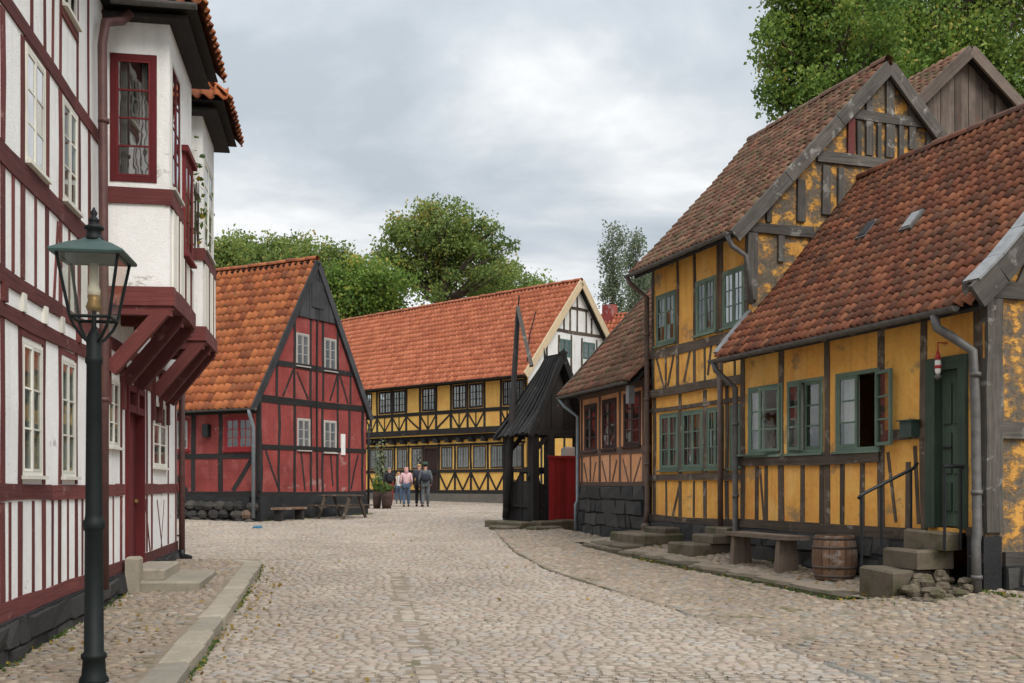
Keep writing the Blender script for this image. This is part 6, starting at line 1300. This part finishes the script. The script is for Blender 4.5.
# ------------------------------------------------------------------ trees
def tree(name, label, base, lobes, nclump, nleaf, leaf, mat, trunk_r, seed, group=None, spread=.55, thin=False, flat=.75):
    t = thing(name, label, 'tree', base, group); r = np.random.default_rng(seed); B = Vector(base); mb = MB()
    zlo = min(c[2]-s[2]*.6 for c, s, w in lobes); ztop = max(c[2]+s[2]*.5 for c, s, w in lobes); cx_ = sum(c[0]*w for c, s, w in lobes)/sum(w for c, s, w in lobes); cy_ = sum(c[1]*w for c, s, w in lobes)/sum(w for c, s, w in lobes)
    fork = B.lerp(Vector((cx_, cy_, zlo)), .95); top = Vector((cx_, cy_, ztop))
    pts = [B, B.lerp(fork, .5)+Vector((r.normal()*.1, 0, 0)), fork, fork.lerp(top, .5)+Vector((r.normal()*.3, r.normal()*.3, 0)), top]
    mb.tube(pts, [trunk_r*1.3, trunk_r, trunk_r*.85, trunk_r*.45, trunk_r*.1], 8)
    W = np.array([w for c, s, w in lobes], float); W /= W.sum(); cents, szs = [], []
    for k in range(nclump):
        c, s, w = lobes[r.choice(len(lobes), p=W)]; d = r.normal(size=3); d /= np.linalg.norm(d); q = r.random()**(.30)*r.uniform(.78, 1.2)
        pos = np.array(c)+d*np.array(s)*q; cents.append(pos); szs.append(r.uniform(.7, 1.3))
        if k % 4 == 0 or q > .9 and k % 2 == 0:
            tp = .25+.65*r.random(); st_ = fork.lerp(top, max(0, min(1, (pos[2]-fork.z)/max(.1, (top.z-fork.z))-.35))); e = Vector(pos); mid = st_.lerp(e, .5)+Vector((0, 0, -.06*(e-st_).length)); mb.tube([st_, mid, e], [trunk_r*.30, trunk_r*.18, trunk_r*.04], 5, False)
    build('trunk', mb, 'bark', t, True)
    cents = np.array(cents); szs = np.array(szs); idx = r.integers(0, nclump, nleaf); C = cents[idx]+np.clip(r.normal(size=(nleaf, 3)), -1.7, 1.7)*(spread*szs[idx])[:, None]*np.array([1, 1, flat])
    # colour differs leaf by leaf and branch by branch
    tint = np.clip(.45+r.normal(size=nleaf)*.2+(r.normal(size=nclump)*.2)[idx], 0, 1); tint[r.random(nleaf) < .008] = 1.0
    leaves_mesh('crown', C, tint, mat, t, leaf, seed); return t
def TP(px, py, y): return ((px-CX)/F*y, y, EYE+(HZ-py)/F*y)
G1 = 'trees behind the houses'
def far_tree(label, px, ptop, pbot, half, y, seed, ncl, nl, mat='leaf_mid', leaf=.20, extra=(), tr=.4, spread=.42):
    x = (px-CX)/F*y; zt, zb = TP(px, ptop, y)[2], TP(px, pbot, y)[2]; hw = half/F*y
    lobes = [((x, y, (zt+zb)/2), (hw, hw*.8, (zt-zb)/2), 3)]
    for (dx, py, hx, hy, w) in extra: q = TP(px+dx, py, y); lobes.append((q, (hx/F*y, hx/F*y*.8, hy/F*y), w))
    return tree('broadleaf_tree', label, (x, y, 1.0), lobes, int(ncl*1.7), int(nl*1.45), leaf, mat, tr, seed, G1, spread)
far_tree('tall round-crowned tree rising highest behind the long yellow house', 436, 200, 290, 40, 74, 21, 150, 15000, extra=((-10, 270, 62, 40, 3), (45, 262, 40, 34, 2), (18, 235, 45, 30, 2), (-28, 245, 32, 28, 1.5)), tr=.5)
far_tree('green tree between the red gable and the tallest tree', 360, 262, 330, 40, 70, 22, 100, 9500, 'leaf_green', extra=((-18, 290, 40, 28, 1), (25, 285, 40, 26, 1.4)))
far_tree('dark tree standing up behind the red roof ridge', 322, 240, 320, 34, 72, 23, 90, 8500, extra=((-20, 262, 30, 24, 1), (18, 275, 30, 30, 1)))
far_tree('loose tree rising between white house and red roof', 268, 238, 300, 44, 78, 24, 90, 8500, extra=((-34, 250, 26, 16, 1), (28, 255, 26, 20, 1)))
far_tree('low tree over the right half of the long tiled roof', 505, 262, 320, 38, 80, 25, 70, 6500, extra=((-22, 285, 34, 20, 1),))
far_tree('small green tree just left of the white gable peak', 545, 278, 330, 22, 82, 26, 40, 3000, 'leaf_green')
far_tree('small tree at the left edge of the red roof', 228, 240, 290, 18, 66, 27, 40, 3200)
for i, (px, pt, hw, lab) in enumerate(((612, 230, 11, 'slender wispy tree, left of the pair above the salmon cottage'), (634, 238, 12, 'slender wispy tree, right of the pair above the salmon cottage'))):
    y = 84+3*i; x = (px-CX)/F*y; z1_, z0_ = TP(px, pt, y)[2], TP(px, 318, y)[2]
    lobes = [((x+((-1)**k)*.25, y, z0_+(z1_-z0_)*(k+.5)/5), (hw/F*y*(1.05-.13*k), hw/F*y*.8, (z1_-z0_)/8), 1.3-.15*k) for k in range(5)]
    tree('slender_tree', lab, (x, y, 1), lobes, 60, 4200, .17, 'leaf_grey', .22, 31+i, G1, .34, flat=1.4)
far_tree('thin birch tree squeezed against the tall yellow house', 652, 262, 310, 12, 90, 29, 24, 1600, 'leaf_grey')
def near_tree(label, lobes, y, seed, ncl, nl, base, tr=.4, mat='leaf_green', leaf=.22, spread=.5):
    L_ = [(TP(px, py, y+dy), (hx/F*y, hx/F*y*.7, hy/F*y), w) for (px, py, dy, hx, hy, w) in lobes]
    return tree('broadleaf_tree', label, base, L_, ncl, nl, leaf, mat, tr, seed, G1, spread)
near_tree('large dense tree towering behind the boarded gable', [(930, 10, 0, 110, 90, 3), (1030, 20, 1, 110, 110, 3), (890, 60, -1, 70, 60, 2), (860, -60, 0, 100, 70, 2), (980, -110, 0, 130, 80, 2), (985, 85, 0, 110, 60, 2.2)], 38, 41, 420, 76000, (15.5, 38, 1), .5, leaf=.135, spread=.40)
near_tree('airy tree spreading left above the mossy roof', [(845, 15, 0, 70, 60, 2.5), (800, 40, 0, 42, 44, 1.6), (830, 85, 0, 60, 45, 2), (783, 95, 0, 26, 40, .8), (815, -25, 0, 55, 40, 1.2), (875, 95, 0, 50, 35, 1.4)], 34, 42, 230, 27000, (11.2, 34, 1), .35, leaf=.125, spread=.27)

# ------------------------------------------------------------------ creeper, weeds and fallen leaves
plant('flowering_creeper', 'thin flowering creeper hanging between the two white bays', 'plant', LW.P(6.75, 5.2, .80), 1.3, .10, 0, 'leaf_plant', 60, 9, .09)
def scatter(name, label, cat, pts, mat, size, seed, up):
    C = np.array(pts); r = np.random.default_rng(seed); e = bpy.data.objects.new('tmp', None); off = C.mean(0)
    n = len(C); a = r.normal(size=(n, 3)); a[:, 2] = np.abs(a[:, 2])*up+.2; a /= np.linalg.norm(a, axis=1)[:, None]; t = np.cross(a, r.normal(size=(n, 3))); t /= np.linalg.norm(t, axis=1)[:, None]; b = np.cross(a, t); s_ = (size*r.uniform(.5, 1.3, n))[:, None]
    V = np.empty((n, 4, 3)); V[:, 0] = C-t*s_*.6; V[:, 1] = C+b*s_*.4; V[:, 2] = C+t*s_*.6; V[:, 3] = C-b*s_*.4
    o = link(name, np_mesh(name, V.reshape(-1, 3), np.arange(n*4).reshape(n, 4), mat, r.random(n)), None, 'stuff'); tag(o, label, cat); bpy.data.objects.remove(e)
leafmat('leaf_fallen', [(0.0, (0.30, 0.20, 0.05)), (0.6, (0.38, 0.27, 0.07)), (1.0, (0.22, 0.12, 0.05))])
pts = []
for k in range(420):
    q = rnd.random()
    if q < .35: y = rnd.uniform(8, 18); x = Lkerb(y)+abs(rnd.gauss(0, .25))+.02; z = h_road(x, y)
    elif q < .55: y = rnd.uniform(9, 18); x = Lx(y)+rnd.uniform(.1, 1.2); z = h_left(x, y)
    elif q < .8: y = rnd.uniform(12.5, 20); x = Cx(y)-rnd.uniform(.1, 1.6); z = max(h_terr(x, y) if x > Cx(y)-1.1 and y > 12.8 else h_right(x, y), 0)
    else: y = rnd.uniform(8.5, 26); x = rnd.uniform(max(xl(y), -.5*y), xr(y)+1.2); z = h_road(x, y) if x < xr(y) else h_right(x, y)
    pts.append((x, y, z+.025))
scatter('fallen_leaves', 'yellow fallen leaves scattered along kerbs and cobbles', 'leaves', pts, 'leaf_fallen', .055, 5, 3.0)
pts = []
for k in range(1500):
    q = rnd.random()
    if q < .2: y = rnd.choice((8.9, 10.6, 12.2, 13.6, 16.4))+rnd.gauss(0, .4); x = Lx(y)+.06+abs(rnd.gauss(0, .04)); z = h_left(x, y)
    elif q < .35: y = rnd.choice((9.3, 10.7, 14.2, 17.1))+rnd.gauss(0, .6); x = Lkerb(y)+.02+abs(rnd.gauss(0, .03)); z = h_road(x, y)
    elif q < .62: y = rnd.choice((13.1, 13.9, 15.2, 16.8, 18.3))+rnd.gauss(0, .4); x = Cx(y)-1.2-abs(rnd.gauss(0, .04)); z = h_right(x, y)
    elif q < .8: y = rnd.choice((12.1, 12.5, 14.7, 16.2))+rnd.gauss(0, .16); x = Cx(y)-.10-abs(rnd.gauss(0, .05)); z = h_terr(x, y) if y > 12.8 else h_right(x, y)
    else: u_ = rnd.choice((.3, 1.6, 2.1, 4.4, 5.1))+rnd.gauss(0, .14); p_ = RG.P(u_, 0, .12+abs(rnd.gauss(0, .06))); x, y = p_.x, p_.y; z = rl(y)
    pts.append((x, y, z+abs(rnd.gauss(0, .018))+.008))
scatter('weeds', 'small green weeds growing along wall feet and kerbs', 'weeds', pts, 'leaf_plant', .038, 6, .6)
